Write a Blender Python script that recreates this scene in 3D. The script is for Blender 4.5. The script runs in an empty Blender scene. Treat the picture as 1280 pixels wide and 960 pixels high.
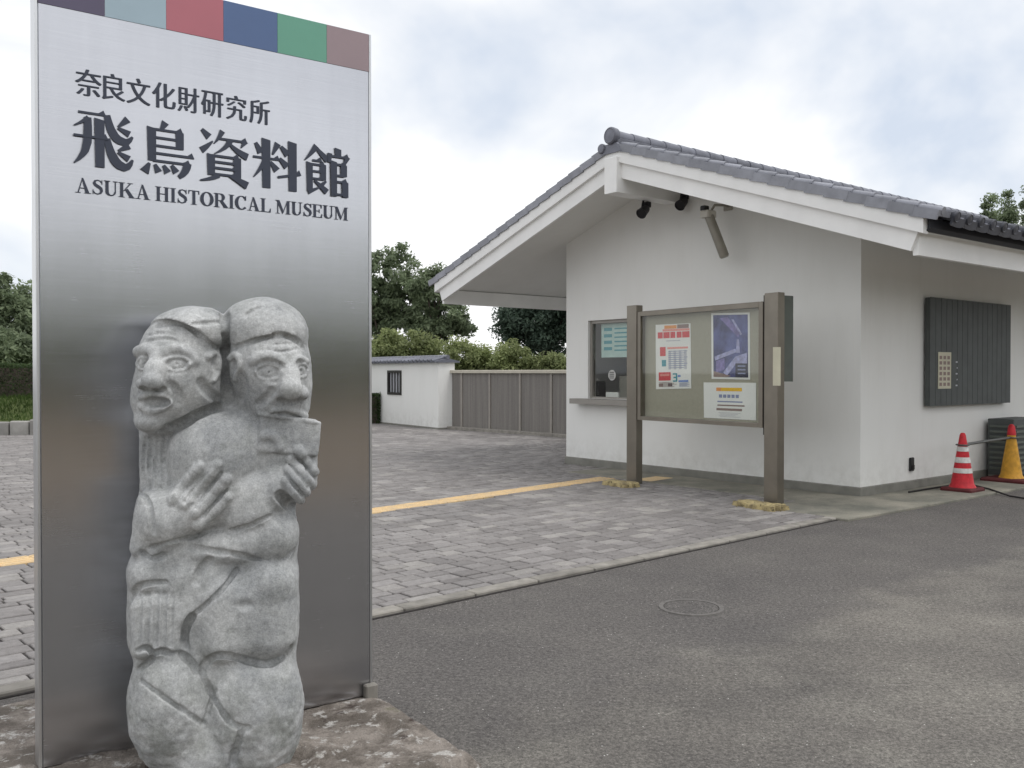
import bpy, math, random
import numpy as np
from mathutils import Vector

random.seed(7)
RNG = np.random.default_rng(11)
SC = bpy.context.scene
COL = SC.collection
R = math.radians

# ------------------------------------------------------------------ camera
FPX, CX, CY, CAMH = 1150.0, 640.0, 480.0, 1.55
PITCH = -math.atan(15.0 / FPX)
cam_d = bpy.data.cameras.new('camera')
cam_d.sensor_width = 36.0
cam_d.lens = FPX / 1280.0 * 36.0
cam_d.clip_start = 0.05
cam_d.clip_end = 3000.0
cam = bpy.data.objects.new('camera', cam_d)
COL.objects.link(cam)
cam.location = (0, 0, CAMH)
cam.rotation_euler = (R(90) + PITCH, 0, 0)
SC.camera = cam

# ------------------------------------------------------------------ sky, sun, exposure
SUN_EL, SUN_AZ = R(64), R(112)       # azimuth from +Y towards +X
world = bpy.data.worlds.new('World')
SC.world = world
world.use_nodes = True
wn, wl = world.node_tree.nodes, world.node_tree.links
wn.clear()
w_out = wn.new('ShaderNodeOutputWorld')
w_bg = wn.new('ShaderNodeBackground')
w_bg.inputs['Strength'].default_value = 0.1
sky = wn.new('ShaderNodeTexSky')
sky.sky_type = 'NISHITA'
sky.sun_disc = False
sky.sun_elevation = SUN_EL
sky.sun_rotation = SUN_AZ
tc = wn.new('ShaderNodeTexCoord')
mp = wn.new('ShaderNodeMapping')
mp.inputs['Scale'].default_value = (1.0, 1.0, 1.7)
mp.inputs['Location'].default_value = (3.1, 0.9, 0.4)
mp.inputs['Rotation'].default_value = (0, 0, R(22))
wl.new(tc.outputs['Generated'], mp.inputs['Vector'])
n1 = wn.new('ShaderNodeTexNoise')
n1.inputs['Scale'].default_value = 1.9
n1.inputs['Detail'].default_value = 6.0
n1.inputs['Roughness'].default_value = 0.52
n1.inputs['Distortion'].default_value = 0.35
wl.new(mp.outputs['Vector'], n1.inputs['Vector'])
cr = wn.new('ShaderNodeValToRGB')
e = cr.color_ramp.elements
e[0].position, e[0].color = 0.31, (0.68, 0.75, 0.86, 1)
e[1].position, e[1].color = 0.47, (1.18, 1.18, 1.19, 1)
m_ = cr.color_ramp.elements.new(0.40)
m_.color = (0.95, 0.97, 1.0, 1)
wl.new(n1.outputs['Fac'], cr.inputs['Fac'])
gain = wn.new('ShaderNodeVectorMath')
gain.operation = 'SCALE'
gain.inputs['Scale'].default_value = 10.0
wl.new(cr.outputs['Color'], gain.inputs[0])
mixw = wn.new('ShaderNodeMix')
mixw.data_type = 'RGBA'
mixw.inputs['Factor'].default_value = 0.90
wl.new(sky.outputs['Color'], mixw.inputs[6])
wl.new(gain.outputs['Vector'], mixw.inputs[7])
wl.new(mixw.outputs[2], w_bg.inputs['Color'])
wl.new(w_bg.outputs['Background'], w_out.inputs['Surface'])

sun_d = bpy.data.lights.new('sun', 'SUN')
sun_d.energy = 1.3
sun_d.angle = R(25)
sun_d.color = (1.0, 0.985, 0.96)
sun = bpy.data.objects.new('sun', sun_d)
COL.objects.link(sun)
sdir = Vector((math.sin(SUN_AZ) * math.cos(SUN_EL), math.cos(SUN_AZ) * math.cos(SUN_EL), math.sin(SUN_EL)))
sun.rotation_euler = sdir.to_track_quat('Z', 'Y').to_euler()
sun.location = sdir * 60

vs = SC.view_settings
vs.view_transform = 'Standard'
vs.look = 'None'
vs.exposure = 0.1
vs.gamma = 1.0
vs.use_curve_mapping = False

# ------------------------------------------------------------------ geometry helpers
cp, sp_ = math.cos(PITCH), math.sin(PITCH)


def ray(px, py):
    a, b = (px - CX) / FPX, (CY - py) / FPX
    return np.array([a, cp - b * sp_, sp_ + b * cp])


CAMP = np.array([0, 0, CAMH])


def at(px, py, z=0.0):
    d = ray(px, py)
    return CAMP + d * ((z - CAMH) / d[2])


def at_depth(px, py, Y):
    d = ray(px, py)
    return CAMP + d * (Y / d[1])


class Frame:
    """upright local frame: a = along, b = across (towards back), z = up"""

    def __init__(s, o, ax, by):
        s.o = np.array([o[0], o[1], 0.0])
        s.ax = np.array([ax[0], ax[1], 0.0]); s.ax /= np.linalg.norm(s.ax)
        s.by = np.array([by[0], by[1], 0.0]); s.by /= np.linalg.norm(s.by)

    def __call__(s, a, b, z):
        return s.o + s.ax * a + s.by * b + np.array([0, 0, z])

    def on_b(s, px, py, b=0.0):          # pixel -> (a, z) on the plane b = const
        d = ray(px, py)
        p0 = s.o + s.by * b
        k = np.dot(p0 - CAMP, s.by) / np.dot(d, s.by)
        p = CAMP + d * k
        return float(np.dot(p - s.o, s.ax)), float(p[2])

    def on_a(s, px, py, a=0.0):
        d = ray(px, py)
        p0 = s.o + s.ax * a
        k = np.dot(p0 - CAMP, s.ax) / np.dot(d, s.ax)
        p = CAMP + d * k
        return float(np.dot(p - s.o, s.by)), float(p[2])


WORLD = Frame((0, 0), (1, 0), (0, 1))


class MB:
    def __init__(s):
        s.v, s.f = [], []

    def add(s, verts, faces):
        o = len(s.v)
        s.v += [tuple(map(float, p)) for p in verts]
        s.f += [tuple(i + o for i in f) for f in faces]
        return s

    def box(s, fr, a, b, z):
        P = [fr(x, y, w) for w in z for y in b for x in a]
        return s.add(P, [(0, 2, 3, 1), (4, 5, 7, 6), (0, 1, 5, 4), (2, 6, 7, 3), (0, 4, 6, 2), (1, 3, 7, 5)])

    def bbox(s, fr, a, b, z, c=0.008):
        """box with chamfered top and vertical edges"""
        a0, a1 = min(a), max(a); b0, b1 = min(b), max(b); z0, z1 = min(z), max(z)

        def ring(i, w):
            return [fr(a0 + i, b0 + c, w), fr(a0 + c, b0 + i, w), fr(a1 - c, b0 + i, w), fr(a1 - i, b0 + c, w),
                    fr(a1 - i, b1 - c, w), fr(a1 - c, b1 - i, w), fr(a0 + c, b1 - i, w), fr(a0 + i, b1 - c, w)]
        P = ring(0, z0) + ring(0, z1 - c) + [fr(a0 + c, b0 + c, z1)] * 2 + [fr(a1 - c, b0 + c, z1)] * 2 + [fr(a1 - c, b1 - c, z1)] * 2 + [fr(a0 + c, b1 - c, z1)] * 2
        F = [(i, (i + 1) % 8, (i + 1) % 8 + 8, i + 8) for i in range(8)]
        F += [(8, 9, 16), (9, 10, 18, 16), (10, 11, 18), (11, 12, 20, 18), (12, 13, 20), (13, 14, 22, 20), (14, 15, 22), (15, 8, 16, 22)]
        F += [(16, 18, 20, 22), tuple(range(7, -1, -1))]
        return s.add(P, F)

    def prism(s, pts, d):
        """planar polygon pts (world) extruded by vector d"""
        n = len(pts)
        d = np.array(d)
        P = [np.array(p) for p in pts] + [np.array(p) + d for p in pts]
        return s.add(P, [tuple(range(n)), tuple(range(2 * n - 1, n - 1, -1))] + [(i + n, (i + 1) % n + n, (i + 1) % n, i) for i in range(n)])

    def tube(s, p, q, r0, r1=None, n=12, cap=True):
        r1 = r0 if r1 is None else r1
        p, q = np.array(p, float), np.array(q, float)
        w = (q - p) / np.linalg.norm(q - p)
        t = np.array([0, 0, 1.0]) if abs(w[2]) < 0.9 else np.array([1.0, 0, 0])
        x = np.cross(w, t); x /= np.linalg.norm(x)
        y = np.cross(w, x)
        P = [c + (x * math.cos(2 * math.pi * i / n) + y * math.sin(2 * math.pi * i / n)) * r for c, r in ((p, r0), (q, r1)) for i in range(n)]
        F = [(i, (i + 1) % n, (i + 1) % n + n, i + n) for i in range(n)]
        if cap:
            F += [tuple(range(n - 1, -1, -1)), tuple(range(n, 2 * n))]
        return s.add(P, F)

    def path(s, pts, r, n=8):
        pts = [np.array(p, float) for p in pts]
        rs = r if isinstance(r, (list, tuple)) else [r] * len(pts)
        P = []
        for k, p in enumerate(pts):
            w = pts[min(k + 1, len(pts) - 1)] - pts[max(k - 1, 0)]
            w = w / np.linalg.norm(w)
            t = np.array([0, 0, 1.0]) if abs(w[2]) < 0.9 else np.array([1.0, 0, 0])
            x = np.cross(w, t); x /= np.linalg.norm(x)
            y = np.cross(w, x)
            P += [p + (x * math.cos(2 * math.pi * i / n) + y * math.sin(2 * math.pi * i / n)) * rs[k] for i in range(n)]
        F = []
        for k in range(len(pts) - 1):
            F += [(k * n + i, k * n + (i + 1) % n, (k + 1) * n + (i + 1) % n, (k + 1) * n + i) for i in range(n)]
        F += [tuple(range(n - 1, -1, -1)), tuple(range((len(pts) - 1) * n, len(pts) * n))]
        return s.add(P, F)

    def lathe(s, base, prof, n=20, axis=(0, 0, 1)):
        w = np.array(axis, float); w /= np.linalg.norm(w)
        t = np.array([0, 0, 1.0]) if abs(w[2]) < 0.9 else np.array([1.0, 0, 0])
        x = np.cross(w, t); x /= np.linalg.norm(x)
        y = np.cross(w, x)
        base = np.array(base, float)
        P = [base + w * h + (x * math.cos(2 * math.pi * i / n) + y * math.sin(2 * math.pi * i / n)) * r for r, h in prof for i in range(n)]
        F = []
        for k in range(len(prof) - 1):
            F += [(k * n + i, k * n + (i + 1) % n, (k + 1) * n + (i + 1) % n, (k + 1) * n + i) for i in range(n)]
        F += [tuple(range(n - 1, -1, -1)), tuple(range((len(prof) - 1) * n, len(prof) * n))]
        return s.add(P, F)

    def mesh(s, name, mat, smooth=False):
        me = bpy.data.meshes.new(name)
        me.from_pydata(s.v, [], s.f)
        me.update()
        if mat:
            me.materials.append(mat)
        fix_normals(me)
        if smooth:
            smooth_by_angle(me, smooth if smooth is not True else 40)
        return me

    def build(s, name, mat, parent=None, smooth=False, origin=None):
        me = s.mesh(name, mat, smooth)
        return link(name, me, parent, origin)


def fix_normals(me):
    import bmesh
    bm = bmesh.new()
    bm.from_mesh(me)
    bmesh.ops.recalc_face_normals(bm, faces=bm.faces)
    bm.to_mesh(me)
    bm.free()


def smooth_by_angle(me, deg):
    me.polygons.foreach_set('use_smooth', [True] * len(me.polygons))
    import bmesh
    bm = bmesh.new()
    bm.from_mesh(me)
    for ed in bm.edges:
        if len(ed.link_faces) == 2 and ed.calc_face_angle(0) > R(deg):
            ed.smooth = False
    bm.to_mesh(me)
    bm.free()


def link(name, me, parent=None, origin=None):
    o = bpy.data.objects.new(name, me)
    COL.objects.link(o)
    if origin is not None:
        off = Vector(tuple(float(q) for q in origin))
        me.transform(__import__('mathutils').Matrix.Translation(-off))
        o.location = off
    if parent is not None:
        o.parent = parent
        o.matrix_parent_inverse = __import__('mathutils').Matrix.Translation(-parent.location)
    return o


def empty(name, loc):
    o = bpy.data.objects.new(name, None)
    o.empty_display_size = 0.1
    COL.objects.link(o)
    o.location = tuple(float(q) for q in loc)
    return o


def tag(o, label=None, cat=None, group=None, kind=None):
    if label: o['label'] = label
    if cat: o['category'] = cat
    if group: o['group'] = group
    if kind: o['kind'] = kind
    return o


def np_mesh(name, V, faces4, mat):
    """fast mesh from arrays: V (n,3), faces4 (m,4)"""
    me = bpy.data.meshes.new(name)
    n, m = len(V), len(faces4)
    me.vertices.add(n)
    me.vertices.foreach_set('co', np.ascontiguousarray(V, dtype=np.float32).ravel())
    me.loops.add(m * 4)
    me.loops.foreach_set('vertex_index', np.ascontiguousarray(faces4, dtype=np.int32).ravel())
    me.polygons.add(m)
    me.polygons.foreach_set('loop_start', np.arange(0, m * 4, 4, dtype=np.int32))
    me.polygons.foreach_set('loop_total', np.full(m, 4, dtype=np.int32))
    me.update(calc_edges=True)
    me.validate()
    if mat:
        me.materials.append(mat)
    return me


# ------------------------------------------------------------------ materials
def srgb(r, g, b):
    f = lambda c: (c / 255) / 12.92 if c <= 10 else ((c / 255 + 0.055) / 1.055) ** 2.4
    return (f(r), f(g), f(b), 1)


class NT:
    def __init__(s, name):
        s.m = bpy.data.materials.new(name)
        s.m.use_nodes = True
        s.n, s.l = s.m.node_tree.nodes, s.m.node_tree.links
        s.b = s.n['Principled BSDF']
        s.pos = s.n.new('ShaderNodeNewGeometry')

    def noise(s, scale, detail=4, rough=0.55, vec=None, stretch=None):
        t = s.n.new('ShaderNodeTexNoise')
        t.inputs['Scale'].default_value = scale
        t.inputs['Detail'].default_value = detail
        t.inputs['Roughness'].default_value = rough
        v = vec or s.pos.outputs['Position']
        if stretch:
            mpn = s.n.new('ShaderNodeMapping')
            mpn.inputs['Scale'].default_value = stretch
            s.l.new(v, mpn.inputs['Vector'])
            v = mpn.outputs['Vector']
        s.l.new(v, t.inputs['Vector'])
        return t.outputs['Fac']

    def voronoi(s, scale, feature='F1', out='Distance'):
        t = s.n.new('ShaderNodeTexVoronoi')
        t.feature = feature
        t.inputs['Scale'].default_value = scale
        s.l.new(s.pos.outputs['Position'], t.inputs['Vector'])
        return t.outputs[out]

    def math(s, op, a, b=None, clamp=False):
        t = s.n.new('ShaderNodeMath')
        t.operation = op
        t.use_clamp = clamp
        for i, x in enumerate((a, b)):
            if x is None: continue
            if isinstance(x, (int, float)): t.inputs[i].default_value = x
            else: s.l.new(x, t.inputs[i])
        return t.outputs[0]

    def map(s, x, a, b, c=0.0, d=1.0, smooth=False):
        t = s.n.new('ShaderNodeMapRange')
        if smooth: t.interpolation_type = 'SMOOTHSTEP'
        s.l.new(x, t.inputs['Value'])
        for k, q in zip(('From Min', 'From Max', 'To Min', 'To Max'), (a, b, c, d)):
            t.inputs[k].default_value = q
        return t.outputs['Result']

    def mix(s, fac, a, b, mode='MIX'):
        t = s.n.new('ShaderNodeMix')
        t.data_type = 'RGBA'
        t.blend_type = mode
        for i, x in ((0, fac), (6, a), (7, b)):
            if isinstance(x, (int, float)): t.inputs[i].default_value = x
            elif isinstance(x, tuple): t.inputs[i].default_value = x
            else: s.l.new(x, t.inputs[i])
        return t.outputs[2]

    def scalecol(s, col, f):
        t = s.n.new('ShaderNodeVectorMath')
        t.operation = 'SCALE'
        if isinstance(col, tuple): t.inputs[0].default_value = col[:3]
        else: s.l.new(col, t.inputs[0])
        s.l.new(f, t.inputs['Scale'])
        return t.outputs['Vector']

    def bump(s, h, strength, dist=0.01):
        t = s.n.new('ShaderNodeBump')
        t.inputs['Strength'].default_value = strength
        t.inputs['Distance'].default_value = dist
        s.l.new(h, t.inputs['Height'])
        s.l.new(t.outputs['Normal'], s.b.inputs['Normal'])
        return t

    def set(s, col=None, rough=None, metal=None, spec=None):
        for k, x in (('Base Color', col), ('Roughness', rough), ('Metallic', metal), ('Specular IOR Level', spec)):
            if x is None: continue
            if isinstance(x, (int, float, tuple)): s.b.inputs[k].default_value = x
            else: s.l.new(x, s.b.inputs[k])
        return s.m


def mat(name, col, rough=0.6, metal=0.0, var=0.12, scale=6.0, bump=0.0, bscale=80.0, isl=0.0, spec=0.4):
    t = NT(name)
    f = t.map(t.noise(scale), 0.25, 0.75, 1 - var, 1 + var)
    if isl:
        oi = t.n.new('ShaderNodeObjectInfo')
        rnd = t.math('FRACT', t.math('ADD', oi.outputs['Random'], t.pos.outputs['Random Per Island']))
        f = t.math('MULTIPLY', f, t.map(rnd, 0, 1, 1 - isl, 1 + isl))
    c = t.scalecol(col, f)
    if bump:
        t.bump(t.noise(bscale, 3), bump, 0.004)
    return t.set(c, rough, metal, spec)


M = {}


def make_materials():
    # asphalt: aggregate, resurfaced darker strip, pale worn lane, pale chips
    t = NT('asphalt')
    fine = t.noise(260, 2, 0.7)
    mid = t.noise(42, 3, 0.7)
    big = t.noise(0.55, 4, 0.6)
    big2 = t.noise(1.7, 4, 0.6)
    c = t.mix(t.map(big, 0.35, 0.65), srgb(88, 85, 82), srgb(113, 109, 103))
    c = t.mix(t.map(big2, 0.48, 0.72, 0, 0.45), c, srgb(132, 129, 121))
    sep = t.n.new('ShaderNodeSeparateXYZ')
    t.l.new(t.pos.outputs['Position'], sep.inputs[0])
    # distance in front of the kerb line: patch of newer, darker asphalt along the kerb
    q = t.math('ADD', t.math('MULTIPLY', sep.outputs[0], 0.671), t.math('MULTIPLY', sep.outputs[1], -0.742))
    q = t.math('ADD', q, t.map(t.noise(1.1, 3), 0, 1, -0.5, 0.5))
    strip = t.math('MULTIPLY', t.map(q, -2.9, -2.7), t.map(q, -2.9, -3.1, 1.0, 1.0))
    strip = t.map(q, -3.45, -3.15, 1.0, 0.0, True)
    strip = t.map(q, -3.15 + 0.0, -2.75, 1.0, 0.0, True)
    c = t.mix(t.math('MULTIPLY', strip, 0.62), c, srgb(84, 81, 80))
    ag = t.math('MULTIPLY', t.map(fine, 0.3, 0.7, 0.55, 1.45), t.map(t.noise(110, 2, 0.8), 0.3, 0.7, 0.62, 1.38))
    ag = t.math('MULTIPLY', ag, t.map(mid, 0.3, 0.7, 0.6, 1.4))
    st = t.voronoi(105, 'F1', 'Color')
    ss = t.n.new('ShaderNodeSeparateXYZ')
    t.l.new(st, ss.inputs[0])
    ag = t.math('MULTIPLY', ag, t.map(ss.outputs[1], 0, 1, 0.76, 1.24))
    c = t.scalecol(c, ag)
    chips = t.voronoi(75, 'F1', 'Distance')
    vc = t.voronoi(75, 'F1', 'Color')
    sv = t.n.new('ShaderNodeSeparateXYZ')
    t.l.new(vc, sv.inputs[0])
    chip = t.math('MULTIPLY', t.map(chips, 0.26, 0.2), t.map(sv.outputs[0], 0.985, 0.99))
    c = t.mix(chip, c, srgb(205, 203, 198))
    t.bump(t.math('ADD', t.math('MULTIPLY', fine, 0.5), mid), 0.7, 0.006)
    M['asphalt'] = t.set(c, 0.86, 0, 0.3)

    # paving blocks
    t = NT('paving_stone')
    oi = t.n.new('ShaderNodeObjectInfo')
    rnd = t.math('FRACT', t.math('ADD', oi.outputs['Random'], t.pos.outputs['Random Per Island']))
    r2 = t.math('FRACT', t.math('MULTIPLY', rnd, 7.31))
    c = t.mix(rnd, srgb(117, 113, 111), srgb(137, 133, 131))
    c = t.mix(t.map(r2, 0.80, 0.95, 0, 0.6), c, srgb(156, 152, 147))
    f = t.math('MULTIPLY', t.map(t.noise(0.8, 4), 0.3, 0.7, 0.78, 1.18), t.map(t.noise(28, 4, 0.7), 0.3, 0.7, 0.82, 1.18))
    f = t.math('MULTIPLY', f, t.map(t.noise(200, 2, 0.7), 0.3, 0.7, 0.8, 1.2))
    c = t.scalecol(c, f)
    t.bump(t.noise(120, 3, 0.7), 0.5, 0.004)
    M['paver'] = t.set(c, t.map(t.noise(3, 3), 0.3, 0.7, 0.55, 0.8), 0, 0.4)
    M['joint'] = mat('paving_joint', srgb(60, 57, 56), 0.95, var=0.25, scale=30, spec=0.2)
    M['kerb'] = mat('kerb_concrete', srgb(134, 130, 123), 0.85, var=0.3, scale=9, bump=0.4, bscale=120, isl=0.12)
    t = NT('apron_concrete')
    c = t.mix(t.map(t.noise(1.3, 5, 0.65), 0.35, 0.65), srgb(104, 104, 96), srgb(146, 142, 130))
    c = t.scalecol(c, t.map(t.noise(60, 3, 0.7), 0.3, 0.7, 0.85, 1.15))
    t.bump(t.noise(140, 3), 0.3, 0.003)
    M['apron'] = t.set(c, 0.9, 0, 0.3)
    t = NT('tactile_yellow')
    c = t.mix(t.map(t.noise(5, 5, 0.7), 0.4, 0.75), srgb(216, 186, 138), srgb(184, 166, 140))
    M['tactile'] = t.set(t.scalecol(c, t.map(t.noise(70, 3), 0.3, 0.7, 0.85, 1.12)), 0.75)

    # plaster
    t = NT('white_plaster')
    st = t.noise(2.2, 5, 0.6, stretch=(1, 1, 0.35))
    c = t.mix(t.map(st, 0.45, 0.8, 0, 0.25), (0.80, 0.80, 0.775, 1), (0.64, 0.635, 0.595, 1))
    sep = t.n.new('ShaderNodeSeparateXYZ')
    t.l.new(t.pos.outputs['Position'], sep.inputs[0])
    splash = t.math('MULTIPLY', t.map(sep.outputs[2], 0.55, 0.15), t.map(t.noise(7, 5, 0.65), 0.4, 0.7))
    c = t.mix(t.math('MULTIPLY', splash, 0.4), c, (0.5, 0.49, 0.45, 1))
    runs = t.math('MULTIPLY', t.map(t.noise(16, 4, 0.65, stretch=(1, 1, 0.05)), 0.54, 0.72), t.map(t.noise(1.1, 3), 0.42, 0.62))
    c = t.mix(t.math('MULTIPLY', runs, 0.08), c, (0.5, 0.49, 0.45, 1))
    t.bump(t.math('ADD', t.noise(55, 4, 0.7), t.math('MULTIPLY', t.noise(3.0, 3), 2.0)), 0.16, 0.005)
    M['plaster'] = t.set(c, 0.85, 0, 0.3)
    M['white_paint'] = mat('white_painted_board', (0.86, 0.86, 0.845, 1), 0.6, var=0.05, scale=3, bump=0.05, bscale=40)
    M['plinth'] = mat('plinth_concrete', srgb(128, 127, 120), 0.9, var=0.2, scale=5, bump=0.35, bscale=70)

    M['tile'] = mat('roof_tile', srgb(104, 106, 116), 0.42, var=0.2, scale=7, bump=0.15, bscale=60, isl=0.22, spec=0.5)
    M['forecourt'] = mat('forecourt_concrete', srgb(116, 102, 84), 0.9, var=0.2, scale=0.6)
    M['tile_sky_pale'] = mat('verge_tile', srgb(138, 140, 148), 0.42, var=0.2, scale=7, bump=0.15, bscale=60, isl=0.14, spec=0.5)  # paler than the other tiles: sky sheen put into the verge colour
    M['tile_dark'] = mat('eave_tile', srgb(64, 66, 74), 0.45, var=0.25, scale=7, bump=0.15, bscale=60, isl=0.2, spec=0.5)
    M['gutter'] = mat('gutter_metal', srgb(56, 58, 64), 0.5, 0.2, var=0.15, scale=5)

    # brushed stainless steel sign
    t = NT('brushed_steel')
    br = t.noise(3.0, 4, 0.7, stretch=(1.0, 1.0, 160))
    sm = t.noise(1.3, 4, 0.6)
    smu = t.noise(4.5, 5, 0.7)
    run = t.noise(9, 3, 0.6, stretch=(1.6, 1.6, 0.06))
    c = t.scalecol((0.54, 0.548, 0.578, 1), t.math('MULTIPLY', t.math('MULTIPLY', t.map(br, 0.2, 0.8, 0.93, 1.07), t.map(sm, 0.3, 0.7, 0.95, 1.05)), t.map(run, 0.35, 0.75, 1.012, 0.97)))
    t.b.inputs['Anisotropic'].default_value = 0.9
    tg = t.n.new('ShaderNodeTangent')
    tg.direction_type = 'RADIAL'
    tg.axis = 'Z'
    t.l.new(tg.outputs['Tangent'], t.b.inputs['Tangent'])
    M['steel'] = t.set(c, t.math('ADD', t.map(br, 0.2, 0.8, 0.22, 0.27), t.map(smu, 0.45, 0.8, 0.0, 0.035)), 1.0)
    M['steel_edge'] = mat('steel_edge', (0.62, 0.63, 0.64, 1), 0.35, 1.0, var=0.05)
    M['char'] = mat('dark_letter_enamel', srgb(62, 67, 80), 0.4, 0.2, var=0.06)
    M['board_steel'] = mat('brown_grey_steel', srgb(132, 126, 116), 0.36, 0.85, var=0.12, scale=4)
    M['gap_shade'] = mat('gap_shadow_dark', srgb(52, 48, 44), 0.5, 0.3)  # dark colour standing for the shade in the gap
    M['felt'] = mat('notice_felt', srgb(160, 158, 143), 0.95, var=0.06, scale=30, spec=0.1)
    M['backbox'] = mat('grey_green_metal', srgb(96, 102, 96), 0.5, 0.3)

    # granite of the statue
    t = NT('weathered_granite')
    c = t.mix(t.map(t.noise(3.2, 6, 0.7), 0.38, 0.62), srgb(150, 152, 153), srgb(190, 191, 190))
    c = t.mix(t.map(t.noise(5, 5, 0.7, stretch=(1, 1, 0.3)), 0.55, 0.72, 0, 0.4), c, srgb(122, 125, 124))
    c = t.mix(t.map(t.noise(9, 5, 0.7), 0.52, 0.75, 0, 0.6), c, srgb(126, 129, 125))
    sp2 = t.noise(170, 3, 0.75)
    c = t.scalecol(c, t.map(sp2, 0.28, 0.72, 0.78, 1.22))
    c = t.scalecol(c, t.map(t.noise(60, 3, 0.7), 0.3, 0.7, 0.84, 1.16))
    sep = t.n.new('ShaderNodeSeparateXYZ')
    t.l.new(t.pos.outputs['Position'], sep.inputs[0])
    moss = t.math('MULTIPLY', t.map(sep.outputs[2], 0.75, 0.1), t.map(t.noise(11, 5, 0.7), 0.45, 0.62))
    c = t.mix(t.math('MULTIPLY', moss, 0.5), c, srgb(104, 108, 98))
    t.bump(t.math('ADD', t.noise(170, 3, 0.7), t.noise(45, 4, 0.7)), 0.35, 0.005)
    M['granite'] = t.set(c, 0.9, 0, 0.25)

    # slab under the sign: lichen, pits, brown
    t = NT('lichen_stone')
    a = t.noise(6, 6, 0.7)
    b = t.noise(14, 5, 0.7)
    c = t.mix(t.map(a, 0.42, 0.6), srgb(102, 95, 88), srgb(146, 138, 130))
    c = t.mix(t.map(b, 0.55, 0.64, 0, 0.9), c, srgb(190, 187, 182))
    c = t.mix(t.map(t.noise(5, 5, 0.7), 0.60, 0.68, 0, 0.9), c, srgb(58, 46, 42))
    c = t.mix(t.map(t.noise(3.1, 5, 0.7), 0.6, 0.72, 0, 0.7), c, srgb(96, 98, 66))
    c = t.scalecol(c, t.map(t.noise(150, 3, 0.7), 0.3, 0.7, 0.75, 1.25))
    t.bump(t.math('ADD', b, t.noise(60, 4, 0.7)), 0.9, 0.012)
    M['lichen'] = t.set(c, 0.92, 0, 0.25)
    t = NT('pad_stone')
    c = t.mix(t.map(t.noise(9, 5, 0.7), 0.4, 0.6), srgb(118, 106, 78), srgb(176, 160, 116))
    c = t.mix(t.map(t.noise(20, 4, 0.7), 0.58, 0.66), c, srgb(60, 58, 40))
    t.bump(t.noise(60, 4, 0.7), 0.6, 0.008)
    M['pad'] = t.set(c, 0.92)

    # foliage
    def leaf(name, c0, c1, tr=0.5):
        t = NT(name)
        rnd = t.pos.outputs['Random Per Island']
        c = t.mix(rnd, c0, c1)
        c = t.scalecol(c, t.map(t.noise(0.9, 3), 0.3, 0.7, 0.7, 1.3))
        t.set(c, 0.6, 0, 0.3)
        tl = t.n.new('ShaderNodeBsdfTranslucent')
        t.l.new(c, tl.inputs['Color'])
        mx = t.n.new('ShaderNodeMixShader')
        mx.inputs[0].default_value = tr
        t.l.new(t.b.outputs[0], mx.inputs[1])
        t.l.new(tl.outputs[0], mx.inputs[2])
        out = [q for q in t.n if q.type == 'OUTPUT_MATERIAL'][0]
        t.l.new(mx.outputs[0], out.inputs['Surface'])
        return t.m
    M['leaf_mid'] = leaf('leaf_mid_green', (0.13, 0.17, 0.10, 1), (0.28, 0.34, 0.20, 1))
    M['leaf_dark'] = leaf('leaf_dark_green', (0.05, 0.08, 0.058, 1), (0.11, 0.155, 0.11, 1))
    M['leaf_light'] = leaf('leaf_light_green', (0.18, 0.22, 0.09, 1), (0.33, 0.37, 0.17, 1))
    M['leaf_hedge'] = leaf('leaf_hedge', (0.035, 0.065, 0.025, 1), (0.09, 0.13, 0.05, 1))
    M['leaf_road'] = leaf('leaf_fresh_green', (0.15, 0.21, 0.05, 1), (0.26, 0.33, 0.09, 1))
    M['grass'] = leaf('grass_blade', (0.045, 0.085, 0.02, 1), (0.10, 0.15, 0.04, 1))
    M['soil'] = mat('bank_turf', srgb(74, 84, 44), 0.95, var=0.3, scale=4)
    M['bark'] = mat('bark', srgb(86, 78, 70), 0.9, var=0.3, scale=12, bump=0.6, bscale=30)

    # fence
    t = NT('fence_panel')
    c = t.mix(t.map(t.noise(14, 3, 0.6, stretch=(1, 1, 0.03)), 0.35, 0.65), srgb(116, 112, 108), srgb(130, 126, 121))
    M['fence'] = t.set(t.scalecol(c, t.map(t.noise(40, 3), 0.3, 0.7, 0.9, 1.1)), 0.8)
    M['fence_cap'] = mat('fence_cap', srgb(190, 184, 170), 0.8, var=0.1)
    M['fence_post'] = mat('fence_joint_post', srgb(150, 145, 138), 0.8, var=0.1)
    M['stone_edge'] = mat('bank_edging_stone', srgb(140, 138, 134), 0.9, var=0.3, scale=3, bump=0.4, isl=0.2)

    # assorted
    M['black'] = mat('black_plastic', srgb(28, 28, 30), 0.5)
    M['dark_frame'] = mat('dark_bronze_frame', srgb(48, 46, 44), 0.45, 0.4)
    M['alu'] = mat('window_aluminium', srgb(150, 146, 140), 0.45, 0.5, var=0.05)
    M['cam_grey'] = mat('grey_housing', srgb(150, 146, 136), 0.5, 0.2)
    M['cam_pale'] = mat('pale_visor', srgb(196, 192, 182), 0.45)
    M['board_black'] = mat('dark_slate_board', srgb(80, 84, 83), 0.6, 0.1, var=0.15, scale=5)
    M['plate'] = mat('pale_plate', srgb(196, 192, 170), 0.6, var=0.08)
    M['red'] = mat('cone_red_plastic', srgb(188, 38, 48), 0.6, var=0.28, scale=18)
    M['reflect_white'] = mat('reflective_white', srgb(205, 204, 200), 0.5, var=0.25, scale=22)
    M['yellow'] = mat('cone_yellow_plastic', srgb(200, 148, 48), 0.6, var=0.28, scale=14)
    M['weight'] = mat('dark_red_rubber', srgb(84, 34, 36), 0.8, var=0.2)
    M['rubber'] = mat('black_rubber', srgb(34, 32, 33), 0.8, var=0.2)
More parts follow.
